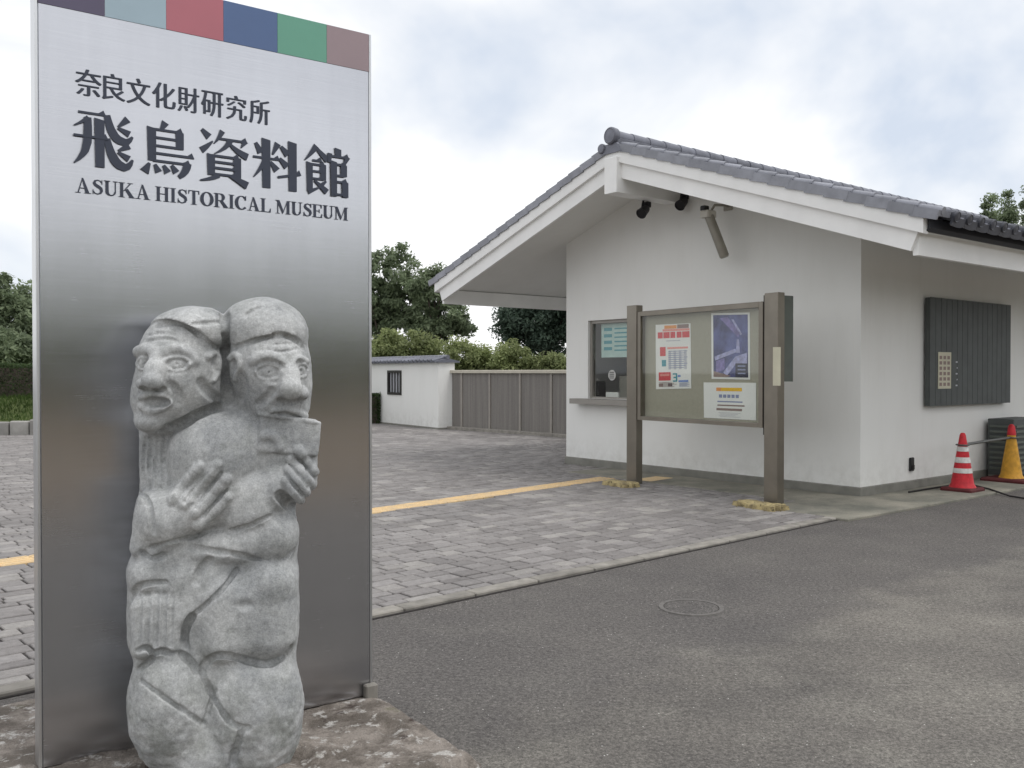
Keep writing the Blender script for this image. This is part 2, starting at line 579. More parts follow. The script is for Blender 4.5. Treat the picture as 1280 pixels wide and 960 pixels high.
    M['bar'] = mat('grey_bar', srgb(92, 94, 92), 0.5, 0.4)
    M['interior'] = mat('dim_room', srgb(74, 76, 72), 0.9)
    M['blind'] = mat('pale_teal_sheet', srgb(178, 204, 198), 0.8, var=0.08, scale=9)
    M['paper'] = mat('white_paper', srgb(226, 228, 224), 0.8, var=0.03)
    M['frost'] = mat('pale_grey_plastic', srgb(190, 190, 186), 0.6)
    M['p_red'] = mat('ink_red', srgb(204, 74, 78), 0.7, var=0.2, scale=60)
    M['p_pink'] = mat('ink_pink', srgb(224, 150, 140), 0.7, var=0.15, scale=60)
    M['p_grey'] = mat('ink_grey', srgb(186, 188, 194), 0.7, var=0.08, scale=60)
    M['p_teal'] = mat('ink_teal', srgb(72, 148, 160), 0.7, var=0.15, scale=60)
    M['p_blue'] = mat('ink_blue', srgb(110, 140, 200), 0.7, var=0.15, scale=60)
    M['p_yellow'] = mat('ink_yellow', srgb(226, 180, 40), 0.7, var=0.15, scale=60)
    M['p_slate'] = mat('ink_slate', srgb(130, 140, 172), 0.7, var=0.15, scale=60)
    M['p_brown'] = mat('ink_brown', srgb(140, 122, 116), 0.7, var=0.15, scale=60)
    M['p_navy'] = mat('ink_navy', srgb(38, 40, 62), 0.7)
    M['p_violet'] = mat('ink_violet', srgb(120, 112, 166), 0.7, var=0.45, scale=22)
    M['p_lilac'] = mat('ink_lilac', srgb(160, 162, 200), 0.7, var=0.45, scale=22)
    M['p_orange'] = mat('ink_orange', srgb(222, 150, 84), 0.7, var=0.15, scale=60)
    t = NT('night_print')
    c = t.mix(t.map(t.noise(5, 4), 0.35, 0.7), srgb(44, 50, 98), srgb(92, 102, 160))
    M['p_night'] = t.set(c, 0.6)

    for nm, c0, rg in (('glass', (0.975, 0.98, 0.97, 1), 0.02),):
        t = NT('clear_glass')
        t.n.remove(t.b)
        gl = t.n.new('ShaderNodeBsdfGlossy')
        gl.inputs['Roughness'].default_value = 0.03
        trn = t.n.new('ShaderNodeBsdfTransparent')
        trn.inputs['Color'].default_value = c0
        lw = t.n.new('ShaderNodeLayerWeight')
        lw.inputs['Blend'].default_value = 0.5
        fr = t.math('ADD', t.math('MULTIPLY', t.math('POWER', lw.outputs['Facing'], 5.0), 0.9), 0.045)
        mx = t.n.new('ShaderNodeMixShader')
        t.l.new(fr, mx.inputs[0])
        t.l.new(trn.outputs[0], mx.inputs[1])
        t.l.new(gl.outputs[0], mx.inputs[2])
        out = [q for q in t.n if q.type == 'OUTPUT_MATERIAL'][0]
        t.l.new(mx.outputs[0], out.inputs['Surface'])
        M['glass'] = t.m
    for k, c in (('c0', (70, 60, 90)), ('c1', (154, 176, 188)), ('c2', (174, 94, 106)), ('c3', (66, 94, 140)), ('c4', (92, 156, 132)), ('c5', (148, 128, 132))):
        M[k] = mat('enamel_' + k, srgb(*c), 0.25, 0.0, var=0.05, spec=0.8)


make_materials()

# ------------------------------------------------------------------ main layout
KD = np.array([at(1050, 650)[0] - at(42, 866)[0], at(1050, 650)[1] - at(42, 866)[1]])
KD /= np.linalg.norm(KD)
KO = at(42, 866)
KF = Frame(KO[:2], KD, (-KD[1], KD[0]))                  # kerb frame: a along the kerb, b into the paved court
UX, VY = np.array([0.6247, -0.7809]), np.array([0.7809, 0.6247])
BC = at(1075, 623)
BF = Frame(BC[:2], UX, VY)                                # building frame at its near corner

# ---- ground
gb = MB()
gb.add([(-900, -900, 0), (900, -900, 0), (900, 900, 0), (-900, 900, 0)], [(0, 1, 2, 3)])
tag(gb.build('ground', M['asphalt']), kind='structure')

# ---- paved court
A_END = float(np.dot(BF(0.85, -1.56, 0) - KF.o, KF.ax))
jb = MB()
jb.box(KF, (-14, A_END + 9), (0.0, 34), (-0.05, 0.006))
paving = tag(jb.build('paving', M['joint'], origin=KF(0, 0, 0)), kind='structure')


def proj(p):
    d = np.array(p) - CAMP
    dep = d[1] * cp + d[2] * sp_
    up = -d[1] * sp_ + d[2] * cp
    if dep < 0.1: return None
    return CX + FPX * d[0] / dep, CY - FPX * up / dep, dep


YL0, YL1 = at(-60, 716), at(748, 601)                      # tactile line centre
TD = (YL1 - YL0)[:2]; TL = float(np.linalg.norm(TD)); TD = TD / TL
TF = Frame(YL0[:2], TD, (-TD[1], TD[0]))

blocks = []
b = 0.15
row_i = 0
while b < 27:
    w = random.choice([0.2, 0.1, 0.1, 0.15, 0.15])
    a = -13.9 + random.random() * 0.3
    while a < A_END + 7:
        L = random.choice([0.3, 0.2, 0.2, 0.2, 0.25])
        if w >= 0.3 and random.random() < 0.25:
            cells = [(a, L, b, 0.15), (a, L, b + 0.15, 0.15)]
        elif w >= 0.3 and L >= 0.3 and random.random() < 0.15:
            cells = [(a, L / 2, b, w), (a + L / 2, L / 2, b, w)]
        else:
            cells = [(a, L, b, w)]
        for c in cells:
            ctr = KF(c[0] + c[1] / 2, c[2] + c[3] / 2, 0)
            rel = ctr - BF.o
            t_, s_ = np.dot(rel, BF.ax), np.dot(rel, BF.by)
            tr = ctr - TF.o
            if -5.37 < t_ < 0.9 and s_ > -0.03: continue
            if -4.2 < t_ < 0.9 and s_ > -0.85: continue
            if -0.15 < t_ < 0.9 and s_ > -1.6: continue
            if abs(np.dot(tr, TF.by)) < 0.14 and -6 < np.dot(tr, TF.ax) < TL + 0.1: continue
            pr = proj(ctr)
            if pr is None or not (-700 < pr[0] < 1400) or pr[2] > 29: continue
            blocks.append((c, pr))
        a += L
    b += w
    row_i += 1


def vis(pr):
    return -5 < pr[0] < 46 or 462 < pr[0] < 1090


order = sorted([i for i, (c, pr) in enumerate(blocks) if vis(pr) and pr[1] < 965], key=lambda i: -blocks[i][0][1] * blocks[i][0][3] / blocks[i][1][2] ** 3)
single = set(order[:300])
unit_cache = {}
rest = MB()
GAP = 0.0075
for i, (c, pr) in enumerate(blocks):
    a0, L, b0, w = c
    if i in single:
        key = (round(L, 3), round(w, 3))
        if key not in unit_cache:
            mb = MB()
            lf = Frame((0, 0), KF.ax[:2], KF.by[:2])
            mb.bbox(lf, (-L / 2 + GAP, L / 2 - GAP), (-w / 2 + GAP, w / 2 - GAP), (-0.02, 0.0), 0.006)
            unit_cache[key] = mb.mesh('paving_block', M['paver'])
        o = bpy.data.objects.new('paving_block', unit_cache[key])
        COL.objects.link(o)
        o.location = tuple(KF(a0 + L / 2, b0 + w / 2, 0.024 + random.uniform(-0.003, 0.003)))
        o.rotation_euler = (random.uniform(-0.008, 0.008), random.uniform(-0.008, 0.008), random.uniform(-0.006, 0.006))
        o.parent = paving
        o.matrix_parent_inverse = __import__('mathutils').Matrix.Translation(-paving.location)
    else:
        z = 0.024 + random.uniform(-0.003, 0.003)
        A0, A1, B0, B1 = a0 + GAP, a0 + L - GAP, b0 + GAP, b0 + w - GAP
        k = 0.006
        P = [KF(A0, B0, 0.004), KF(A1, B0, 0.004), KF(A1, B1, 0.004), KF(A0, B1, 0.004),
             KF(A0, B0, z - k), KF(A1, B0, z - k), KF(A1, B1, z - k), KF(A0, B1, z - k),
             KF(A0 + k, B0 + k, z), KF(A1 - k, B0 + k, z), KF(A1 - k, B1 - k, z), KF(A0 + k, B1 - k, z)]
        F = [(j, (j + 1) % 4, (j + 1) % 4 + 4, j + 4) for j in range(4)] + [(j + 4, (j + 1) % 4 + 4, (j + 1) % 4 + 8, j + 8) for j in range(4)] + [(8, 9, 10, 11)]
        rest.add(P, F)
V = np.array(rest.v)
far = link('small_paving_blocks', np_mesh('small_paving_blocks', V, np.array(rest.f), M['paver']), paving)
tag(far, kind='stuff')

# kerb stones along the court's edge
kerb_root = tag(empty('kerb', KF(0, 0, 0)), kind='structure')
a = -14.0
while a < A_END:
    L = min(0.6, A_END - a)
    MB().bbox(KF, (a + 0.004, a + L - 0.004), (0.02, 0.14), (-0.05, 0.027 + random.uniform(-0.002, 0.002)), 0.008).build('kerb_stone', M['kerb'], kerb_root)
    a += 0.6

# yellow tactile line, each 30 cm slab with its raised bars
tact = tag(empty('tactile_path', TF(0, 0, 0)), kind='structure')
mbp = MB()
lf = Frame((0, 0), TF.ax[:2], TF.by[:2])
mbp.bbox(lf, (-0.146, 0.146), (-0.146, 0.146), (-0.03, 0), 0.004)
for k in range(4):
    yb = -0.1125 + 0.075 * k
    mbp.bbox(lf, (-0.13, 0.13), (yb - 0.014, yb + 0.014), (0, 0.005), 0.003)
tme = mbp.mesh('tactile_slab', M['tactile'])
k = -8
while k * 0.3 < TL:
    o = bpy.data.objects.new('tactile_slab', tme)
    COL.objects.link(o)
    o.location = tuple(TF(k * 0.3 + 0.15, 0, 0.027))
    o.parent = tact
    o.matrix_parent_inverse = __import__('mathutils').Matrix.Translation(-tact.location)
    k += 1
q0 = at(818, 601)
MB().bbox(Frame(q0[:2], TD, (-TD[1], TD[0])), (-0.3, 0.25), (-0.15, 0.15), (-0.01, 0.034), 0.004).build('tactile_slab', M['tactile'], tact)

# concrete apron round the ticket office
ab = MB()
ab.bbox(BF, (-4.3, -0.25), (-0.95, -0.03), (-0.1, 0.030), 0.01)
ab.bbox(BF, (-0.2495, 0.88), (-1.72, -0.03), (-0.1, 0.0304), 0.01)
ab.bbox(BF, (0.03, 0.88), (-0.03 + 0.001, 12), (-0.1, 0.0302), 0.01)
tag(ab.build('apron', M['apron'], origin=BF(0, 0, 0)), kind='structure')

# round utility cover in the asphalt
mc = at(864, 760)
cov = empty('utility_cover', (mc[0], mc[1], 0))
tag(cov, 'small round utility cover set flush in the asphalt', 'utility cover')
MB().lathe((mc[0], mc[1], 0.001), [(0.175, 0), (0.175, 0.006), (0.165, 0.008), (0.0, 0.008)][:3], 32).build('cover_plate', M['asphalt'], cov)
rg = MB()
n = 32
P, F = [], []
for i in range(n):
    c_, s_ = math.cos(2 * math.pi * i / n), math.sin(2 * math.pi * i / n)
    P += [(mc[0] + c_ * 0.18, mc[1] + s_ * 0.18, 0), (mc[0] + c_ * 0.182, mc[1] + s_ * 0.182, 0.009), (mc[0] + c_ * 0.212, mc[1] + s_ * 0.212, 0.009), (mc[0] + c_ * 0.216, mc[1] + s_ * 0.216, 0)]
for i in range(n):
    j = (i + 1) % n
    for q in range(3):
        F.append((i * 4 + q, i * 4 + q + 1, j * 4 + q + 1, j * 4 + q))
rg.add(P, F)
rg.build('rim', mat('worn_iron', srgb(100, 97, 94), 0.9, 0.0, var=0.3, scale=25), cov)

# ------------------------------------------------------------------ ticket office
S0 = -1.2                                   # plane of the gable edge
TA = 0.5 * (BF.on_b(1157, 290, S0)[0] + BF.on_b(546, 365, S0)[0])
HW = BF.on_b(1157, 290, S0)[0] - TA
ZA = BF.on_b(768, 187, S0)[1]
ZE = 0.5 * (BF.on_b(1157, 268, S0)[1] + BF.on_b(546, 356, S0)[1])
SL = (ZA - ZE) / HW
WL, WR = -5.37, 0.0                          # front wall extent
DEEP = 9.0
office = empty('ticket_office', BF(WL / 2, DEEP / 2, 0))
tag(office, 'white plastered ticket office with grey tiled gable roof behind the notice board', 'building')


def zt(t):
    return ZA - SL * abs(t - TA)


WT = BF.on_b(735, 450, 0.0)[0], BF.on_b(800, 450, 0.0)[0]    # ticket window
WZ = BF.on_b(735, 498, 0.0)[1], BF.on_b(735, 401, 0.0)[1]
PZ = 0.135                                   # plinth top
vy3 = np.array([VY[0], VY[1], 0])
ux3 = np.array([UX[0], UX[1], 0])


def zs(t):
    return zt(t) - 0.16                      # soffit underside


fw = MB()
def fpoly(pts): fw.prism([BF(t, 0, z) for t, z in pts], vy3 * 0.18)
fpoly([(WL, PZ), (WT[0], PZ), (WT[0], zs(WT[0])), (WL, zs(WL))])
fpoly([(WT[0], PZ), (WT[1], PZ), (WT[1], WZ[0]), (WT[0], WZ[0])])
fpoly([(WT[0], WZ[1]), (WT[1], WZ[1]), (WT[1], zs(WT[1])), (WT[0], zs(WT[0]))])
fpoly([(WT[1], PZ), (WR, PZ), (WR, zs(WR)), (TA, zs(TA)), (WT[1], zs(WT[1]))])
fw.build('front_wall', M['plaster'], office)
sw = MB()
sw.box(BF, (WR - 0.18, WR), (0.1805, DEEP), (PZ, zs(WR)))
sw.build('side_wall', M['plaster'], office)
sw = MB()
sw.box(BF, (WL, WL + 0.18), (0.1805, DEEP), (PZ, zs(WL)))
sw.build('side_wall', M['plaster'], office)
sw = MB()
sw.prism([BF(t, DEEP, z) for t, z in ((WL, PZ), (WR, PZ), (WR, zs(WR)), (TA, zs(TA)), (WL, zs(WL)))], vy3 * 0.18)
sw.build('rear_wall', M['plaster'], office)
pb = MB()
pb.bbox(BF, (WL - 0.025, WR + 0.025), (-0.025, DEEP + 0.2), (-0.1, PZ), 0.01)
pb.build('plinth', M['plinth'], office)

# roof slabs with plastered soffit
for sgn in (-1, 1):
    rb = MB()
    t1 = TA + sgn * (HW - 0.02)
    pts = [(TA, zt(TA) - 0.005), (t1, zt(t1) - 0.005), (t1, zs(t1)), (TA, zs(TA))]
    rb.prism([BF(t, S0 + 0.05, z) for t, z in pts], vy3 * (DEEP + 2.2))
    rb.build('roof_slab', M['plaster'], office)
    # barge boards on the front gable: proud upper board, recessed lower board
    t1 = TA + sgn * HW
    ub = MB()
    ub.prism([BF(TA, S0 - 0.05, ZA), BF(t1, S0 - 0.05, zt(t1)), BF(t1, S0 - 0.05, zt(t1) - 0.165), BF(TA, S0 - 0.05, ZA - 0.165)], vy3 * 0.0985)
    ub.build('upper_barge_board', M['white_paint'], office)
    t2 = TA + sgn * (HW - 0.10)
    lb = MB()
    lb.prism([BF(TA, S0, ZA - 0.1655), BF(t2 + sgn * 0.02, S0, zt(t2 + sgn * .02) - 0.1655), BF(t2 - sgn * 0.06, S0, zt(t2 - sgn * .06) - 0.38), BF(TA, S0, ZA - 0.38)], vy3 * 0.0485)
    lb.build('lower_barge_board', M['white_paint'], office)
    # fascia along the eave
    eb = MB()
    e0, e1 = sorted((t1 - sgn * 0.16, t1 - sgn * 0.10))
    eb.box(BF, (e0, e1), (S0 + 0.0505, DEEP + 1.0), (zt(t1) - 0.37, zt(t1) - 0.125))
    eb.build('eave_fascia', M['white_paint'], office)
# ridge beam with its square end, wall plate ends
rbm = MB()
rbm.bbox(BF, (TA - 0.12, TA + 0.12), (S0 - 0.10, 0.0), (ZA - 0.62, ZA - 0.13), 0.006)
rbm.build('ridge_beam', M['white_paint'], office)

# gutter on the near eave
tE = TA + HW
gz = zt(tE)
gb2 = MB()
prof = [(0.0, 0.0), (0.0, -0.11), (0.03, -0.135), (0.09, -0.135), (0.125, -0.10), (0.125, 0.0), (0.112, 0.0), (0.112, -0.095), (0.085, -0.12), (0.035, -0.12), (0.012, -0.1), (0.012, 0.0)]
gb2.prism([BF(tE - 0.09 + x, S0 + 0.02, gz - 0.005 + z) for x, z in prof], vy3 * (DEEP + 2.1))
gb2.build('gutter', M['gutter'], office)

# roof tiles
TH = math.atan(SL)
down = {s: (ux3 * s * math.cos(TH) + np.array([0, 0, -math.sin(TH)])) for s in (-1, 1)}
upn = {s: (ux3 * s * math.sin(TH) + np.array([0, 0, math.cos(TH)])) for s in (-1, 1)}
PITCHL = 0.262
SLEN = HW / math.cos(TH) + 0.06
NROW = int(SLEN / PITCHL)
COLW = 0.27
S_A, S_B = S0 - 0.02, DEEP + 1.0
NCOL = int((S_B - S_A - 0.3) / COLW)


def tp(s, d, sv, h):
    """point on slope s: d down the slope, sv along the building, h above the deck"""
    return BF(TA, sv, ZA) + down[s] * d + upn[s] * h


for s in (-1, 1):
    V, F = [], []
    prof = [(0.0, 0.05), (0.035, 0.072), (0.075, 0.072), (0.11, 0.045), (0.16, 0.028), (0.21, 0.026), (0.27, 0.05)]
    for r in range(NROW):
        d0, d1 = 0.12 + r * PITCHL, 0.12 + (r + 1) * PITCHL + 0.03
        for c in range(NCOL):
            s0 = S_A + 0.20 + c * COLW
            jit = random.uniform(-0.004, 0.004)
            o = len(V)
            for x, h in prof: V.append(tp(s, d0, s0 + x, h + jit - 0.006))
            for x, h in prof: V.append(tp(s, d1, s0 + x, h + jit + 0.022))
            for x, h in prof: V.append(tp(s, d1, s0 + x, h + jit - 0.004))
            m = len(prof)
            for q in range(m - 1):
                F.append((o + q, o + q + 1, o + m + q + 1, o + m + q))
                F.append((o + m + q, o + m + q + 1, o + 2 * m + q + 1, o + 2 * m + q))
    fo = link('field_tiles', np_mesh('field_tiles', np.array(V), np.array(F), M['tile']), office)
    tag(fo, kind='stuff')
    # verge tiles: side flange hanging over the barge board and a round roll on top
    vm = MB()
    o3 = BF(0, 0, 0)
    nn = 10
    L = PITCHL + 0.035

    def vp(d, y, h):
        return down[s] * d + vy3 * y + upn[s] * h
    vm.prism([vp(0, -0.075, 0.072), vp(L, -0.075, 0.088), vp(L, -0.075, -0.012), vp(0, -0.075, -0.032)], vy3 * 0.03)
    vm.prism([vp(0, -0.045, 0.072), vp(L, -0.045, 0.088), vp(L, -0.045, 0.03), vp(0, -0.045, 0.01)], vy3 * 0.24)
    vm.tube(vp(-0.01, 0.015, 0.072), vp(L + 0.005, 0.015, 0.088), 0.036, 0.041, 12)
    vme = vm.mesh('verge_tile', M['tile_sky_pale'], 35)
    for r in range(NROW):
        o = link('verge_tile', vme, office)
        o.location = tuple(tp(s, 0.10 + r * PITCHL, S0, 0.012))
        o.rotation_euler.z = random.uniform(-0.008, 0.008)
    # eave tiles
    em = MB()
    W2 = COLW
    pr = [(0, 0.055), (0.0, -0.05), (0.03, -0.062), (0.09, -0.066), (0.15, -0.07), (0.21, -0.066), (0.265, -0.055), (0.265, 0.03), (0.19, 0.022), (0.11, 0.03)]
    em.prism([vp(0.0, x, h) for x, h in pr], down[s] * 0.022)
    em.lathe(vp(0.006, 0.055, 0.035), [(0.058, 0), (0.06, 0.02), (0.052, 0.03), (0.045, 0.026), (0.012, 0.03), (0.0015, 0.031)], 14, down[s])
    em.tube(vp(-0.25, 0.055, 0.02), vp(0.008, 0.055, 0.04), 0.05, 0.056, 10)
    eme = em.mesh('eave_tile', M['tile_dark'], 35)
    for c in range(NCOL):
        o = link('eave_tile', eme, office)
        o.location = tuple(tp(s, 0.12 + NROW * PITCHL + 0.035, S_A + 0.20 + c * COLW, 0.035))
        o.rotation_euler.x = random.uniform(-0.01, 0.01)
# ridge: bedding course, round ridge tiles, end ornament
rc = MB()
rc.bbox(BF, (TA - 0.10, TA + 0.10), (S0 - 0.05, S_B), (ZA + 0.0, ZA + 0.14), 0.01)
rc.build('ridge_bedding', M['tile'], office)
rm = MB()
rm.tube(np.zeros(3), vy3 * 0.36, 0.098, 0.088, 16)
rme = rm.mesh('ridge_tile', M['tile'], 35)
y = S0 - 0.04
while y < S_B - 0.3:
    o = link('ridge_tile', rme, office)
    o.location = tuple(BF(TA, y, ZA + 0.165))
    y += 0.33
om = MB()
om.lathe(BF(TA, S0 - 0.02, ZA + 0.175), [(0.115, 0), (0.12, 0.05), (0.118, 0.09), (0.10, 0.105), (0.09, 0.098), (0.03, 0.105), (0.004, 0.108)], 20, -vy3)
om.build('ridge_end_tile', M['tile'], office, 35)
om = MB()
om.lathe(BF(TA - 0.19, S0 - 0.03, ZA + 0.03), [(0.066, 0), (0.07, 0.06), (0.058, 0.075), (0.004, 0.08)], 16, -vy3)
om.build('verge_end_tile', M['tile'], office, 35)
om = MB()
om.prism([BF(TA - 0.2, S0 - 0.08, ZA - 0.06), BF(TA + 0.2, S0 - 0.08, ZA - 0.06), BF(TA + 0.1, S0 - 0.08, ZA + 0.07), BF(TA - 0.1, S0 - 0.08, ZA + 0.07)], vy3 * 0.05)
om.build('apex_tile', M['tile'], office)

# ticket window
win = MB()
fwid = 0.05
for (t0, t1, z0, z1) in ((WT[0], WT[0] + fwid, WZ[0], WZ[1]), (WT[1] - fwid, WT[1], WZ[0], WZ[1]), (WT[0] + fwid, WT[1] - fwid, WZ[1] - fwid, WZ[1]), (WT[0] + fwid, WT[1] - fwid, WZ[0], WZ[0] + 0.03)):
    win.box(BF, (t0, t1), (0.05, 0.12), (z0, z1))
wo = win.build('ticket_window', M['alu'], office)
MB().box(BF, (WT[0] + fwid, WT[1] - fwid), (0.085, 0.091), (WZ[0] + 0.03, WZ[1] - fwid)).build('pane', M['glass'], wo)
cs = MB()
cs.bbox(BF, (BF.on_b(717, 500, -0.1)[0], WT[1] + 0.15), (-0.2, 0.049), (WZ[0] - 0.085, WZ[0] - 0.002), 0.006)
cs.build('counter_sill', M['alu'], office)
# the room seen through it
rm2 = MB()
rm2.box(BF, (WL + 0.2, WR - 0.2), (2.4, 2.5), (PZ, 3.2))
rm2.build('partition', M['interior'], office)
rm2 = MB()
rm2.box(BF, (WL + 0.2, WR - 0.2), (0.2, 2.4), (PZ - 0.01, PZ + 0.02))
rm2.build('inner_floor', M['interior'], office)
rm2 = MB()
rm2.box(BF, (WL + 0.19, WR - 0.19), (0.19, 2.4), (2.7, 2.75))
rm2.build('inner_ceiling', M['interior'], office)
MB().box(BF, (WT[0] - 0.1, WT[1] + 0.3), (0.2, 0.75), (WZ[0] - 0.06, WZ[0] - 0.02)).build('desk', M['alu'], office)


def rect_b(fr, x0, y0, x1, y1, b, th, name, m, parent, ref=None):
    """flat panel at plane b of frame fr from pixel corners (heights read at x0 side)"""
    a0, za = fr.on_b(x0, y0, b)
    a1, _ = fr.on_b(x1, y0, b)
    _, zb = fr.on_b(x0, y1, b)
    return MB().box(fr, (a0, a1), (b - th, b), (zb, za)).build(name, m, parent)


sheet = rect_b(BF, 752, 405, 790, 447, 0.16, 0.004, 'hung_sheet', M['blind'], office)
for k in range(6):
    yy = 410 + k * 5.4
    rect_b(BF, 768, yy, 787, yy + 1.7, 0.154, 0.001, 'printed_line', M['p_teal'], sheet)
for k in range(4):
    rect_b(BF, 755, 410 + k * 8, 765, 414 + k * 8, 0.154, 0.001, 'printed_block', M['p_teal'], sheet)
a0, z0 = BF.on_b(764.5, 469, 0.07)
dk = MB()
dk.lathe(BF(a0, 0.082, z0), [(0.085, 0), (0.085, 0.004), (0.08, 0.006)], 24, -vy3)
disc = dk.build('speaking_disc', M['frost'], office)
for k in range(4):
    zz = z0 + 0.045 - 0.03 * k
    MB().box(BF, (a0 - 0.05, a0 + 0.05), (0.0735, 0.0755), (zz - 0.006, zz + 0.006)).build('slot', M['black'], disc)

# a few things on the desk behind the glass
def desk_box(x0, x1, y0, y1, b, d, name, label, cat, m):
    a0, za = BF.on_b(x0, y0, b); a1, _ = BF.on_b(x1, y0, b); _, zb = BF.on_b(x0, y1, b)
    zb = WZ[0] - 0.02
    o = MB().bbox(BF, (a0, a1), (b, b + d), (zb, za), 0.006).build(name, m)
    return tag(o, label, cat)


desk_box(757, 773, 490, 499, 0.22, 0.12, 'paper_tray', 'small white box on the desk inside the ticket window', 'box', M['paper'])
desk_box(774, 789, 470, 499, 0.25, 0.1, 'leaflet_stand', 'brown upright leaflet stand inside the ticket window', 'leaflet stand', M['plinth'])
lamp = empty('desk_telephone', BF(BF.on_b(747, 490, .3)[0], 0.3, WZ[0] - 0.02))
tag(lamp, 'dark telephone with pale handset inside the ticket window', 'telephone')
a0 = BF.on_b(746, 490, .3)[0]
MB().bbox(BF, (a0 - 0.08, a0 + 0.08), (0.25, 0.45), (WZ[0] - 0.02, WZ[0] + 0.28), 0.02).build('body', M['black'], lamp)
MB().bbox(BF, (a0 - 0.07, a0 + 0.07), (0.24, 0.32), (WZ[0] + 0.285, WZ[0] + 0.33), 0.015).build('handset', M['frost'], lamp)
MB().bbox(BF, (a0 - 0.05, a0 + 0.12), (0.225, 0.245), (WZ[0] + 0.05, WZ[0] + 0.1), 0.006).build('display', M['interior'], lamp)

# wall fittings ---------------------------------------------------------
def spot(px, py, b, label, top):
    a0, z0 = BF.on_b(px, py, b)
    r = empty('spotlight', BF(a0, b, z0))
    tag(r, label, 'spotlight', 'spotlights under the gable')
    MB().tube(BF(a0, b, z0 + 0.02), BF(a0, b + 0.02, top), 0.018, n=8).build('bracket', M['black'], r)
    m = MB()
    m.lathe(BF(a0, b + 0.10, z0 + 0.03), [(0.04, 0), (0.062, 0.05), (0.075, 0.19), (0.08, 0.2), (0.07, 0.205), (0.06, 0.19)], 16, -vy3 + np.array([0, 0, -0.7]) + ux3 * 0.2)
    m.build('lamp_head', M['black'], r, 35)
    MB().bbox(BF, (a0 - 0.05, a0 + 0.05), (b + 0.06, b + 0.14), (z0 + 0.03, z0 + 0.11), 0.01).build('driver_box', M['black'], r)


spot(803, 261, -0.55, 'small black spotlight hanging under the white ridge beam', ZA - 0.62)
a0, z0 = BF.on_b(852, 250, -0.12)
spot(851, 251, -0.12, 'small black spotlight on the wall beside the security camera', z0 + 0.12)

a0, z0 = BF.on_b(889, 268, -0.35)
a1, z1 = BF.on_b(903, 321, -0.35)
cm = empty('security_camera', BF(a0, -0.35, z0))
tag(cm, 'grey tubular security camera slung below the roof over the notice board', 'security camera')
P0, P1 = BF(a0, -0.40, z0 - 0.02), BF(a1, -0.30, z1)
MB().lathe(P0, [(0.05, 0), (0.064, 0.015), (0.066, float(np.linalg.norm(P1 - P0)) - 0.02), (0.055, float(np.linalg.norm(P1 - P0)))], 16, P1 - P0).build('housing', M['cam_grey'], cm, 35)
hd = MB()
hd.bbox(BF, (a0 - 0.10, a0 + 0.06), (-0.48, -0.30), (z0 - 0.05, z0 + 0.05), 0.02)
hd.build('visor', M['cam_pale'], cm)
br = MB()
br.path([BF(a0, -0.36, z0 + 0.04), BF(a0 + 0.02, -0.3, z0 + 0.13), BF(a0 + 0.02, -0.02, z0 + 0.16)], 0.018)
br.build('bracket', M['cam_grey'], cm)
MB().bbox(BF, (a0 - 0.05, a0 + 0.09), (-0.03, 0.002), (z0 + 0.09, z0 + 0.23), 0.008).build('base_plate', M['cam_grey'], cm)
MB().bbox(BF, (a0 - 0.11, a0 - 0.02), (-0.46, -0.36), (z0 + 0.055, z0 + 0.12), 0.012).build('pivot', M['black'], cm)

# dark board on the side wall
s0, zt0 = BF.on_a(1163, 371, 0.1); s1, _ = BF.on_a(1264, 380, 0.1); _, zb0 = BF.on_a(1163, 508, 0.1)
sb = empty('slate_board', BF(0, (s0 + s1) / 2, zb0))
tag(sb, 'large dark slate board hung on the side wall above the cones', 'board')
MB().bbox(BF, (0.025, 0.093), (s0 + 0.004, s1 - 0.004), (zb0 + 0.004, zt0 - 0.004), 0.008).build('panel', M['board_black'], sb)
for k in range(16):
    w_ = (s1 - s0) / 16
    MB().bbox(BF, (0.0932, 0.0985), (s0 + k * w_ + 0.004, s0 + (k + 1) * w_ - 0.004), (zb0, zt0), 0.002).build('slat', M['board_black'], sb)
MB().box(BF, (0.001, 0.026), (s0 + 0.1, s1 - 0.1), (zb0 + 0.1, zt0 - 0.1)).build('mount', M['black'], sb)
pa, pz0 = BF.on_a(1173, 440, 0.105); pb_, _ = BF.on_a(1189, 440, 0.105); _, pz1 = BF.on_a(1173, 486, 0.105)
pl = MB().box(BF, (0.1005, 0.106), (pa, pb_), (pz1, pz0)).build('notice_plate', M['plate'], sb)
for r in range(6):
    for c in range(3):
        zz = pz0 - 0.05 - r * (pz0 - pz1 - 0.06) / 6
        xx = pa + 0.03 + c * (pb_ - pa - 0.03) / 3
        MB().box(BF, (0.1062, 0.1072), (xx, xx + 0.07), (zz - 0.045, zz)).build('printed_mark', M['p_brown'], pl)
for r in range(5):
    zz = pz0 - 0.12 - 0.08 * r
    MB().box(BF, (0.1005, 0.102), (pb_ + 0.14 + 0.03 * (r % 2), pb_ + 0.19), (zz - 0.02, zz)).build('scratched_mark', M['p_grey'], sb)
s0, z0 = BF.on_a(1140, 580, 0.02)
vt = empty('wall_socket', BF(0, s0, z0))
tag(vt, 'small black outdoor socket low on the white side wall', 'socket')
MB().bbox(BF, (0.0, 0.03), (s0 - 0.05, s0 + 0.05), (z0 - 0.09, z0 + 0.085), 0.01).build('cover', M['black'], vt)
MB().bbox(BF, (0.03, 0.045), (s0 - 0.03, s0 + 0.03), (z0 - 0.07, z0 - 0.01), 0.006).build('flap', M['rubber'], vt)

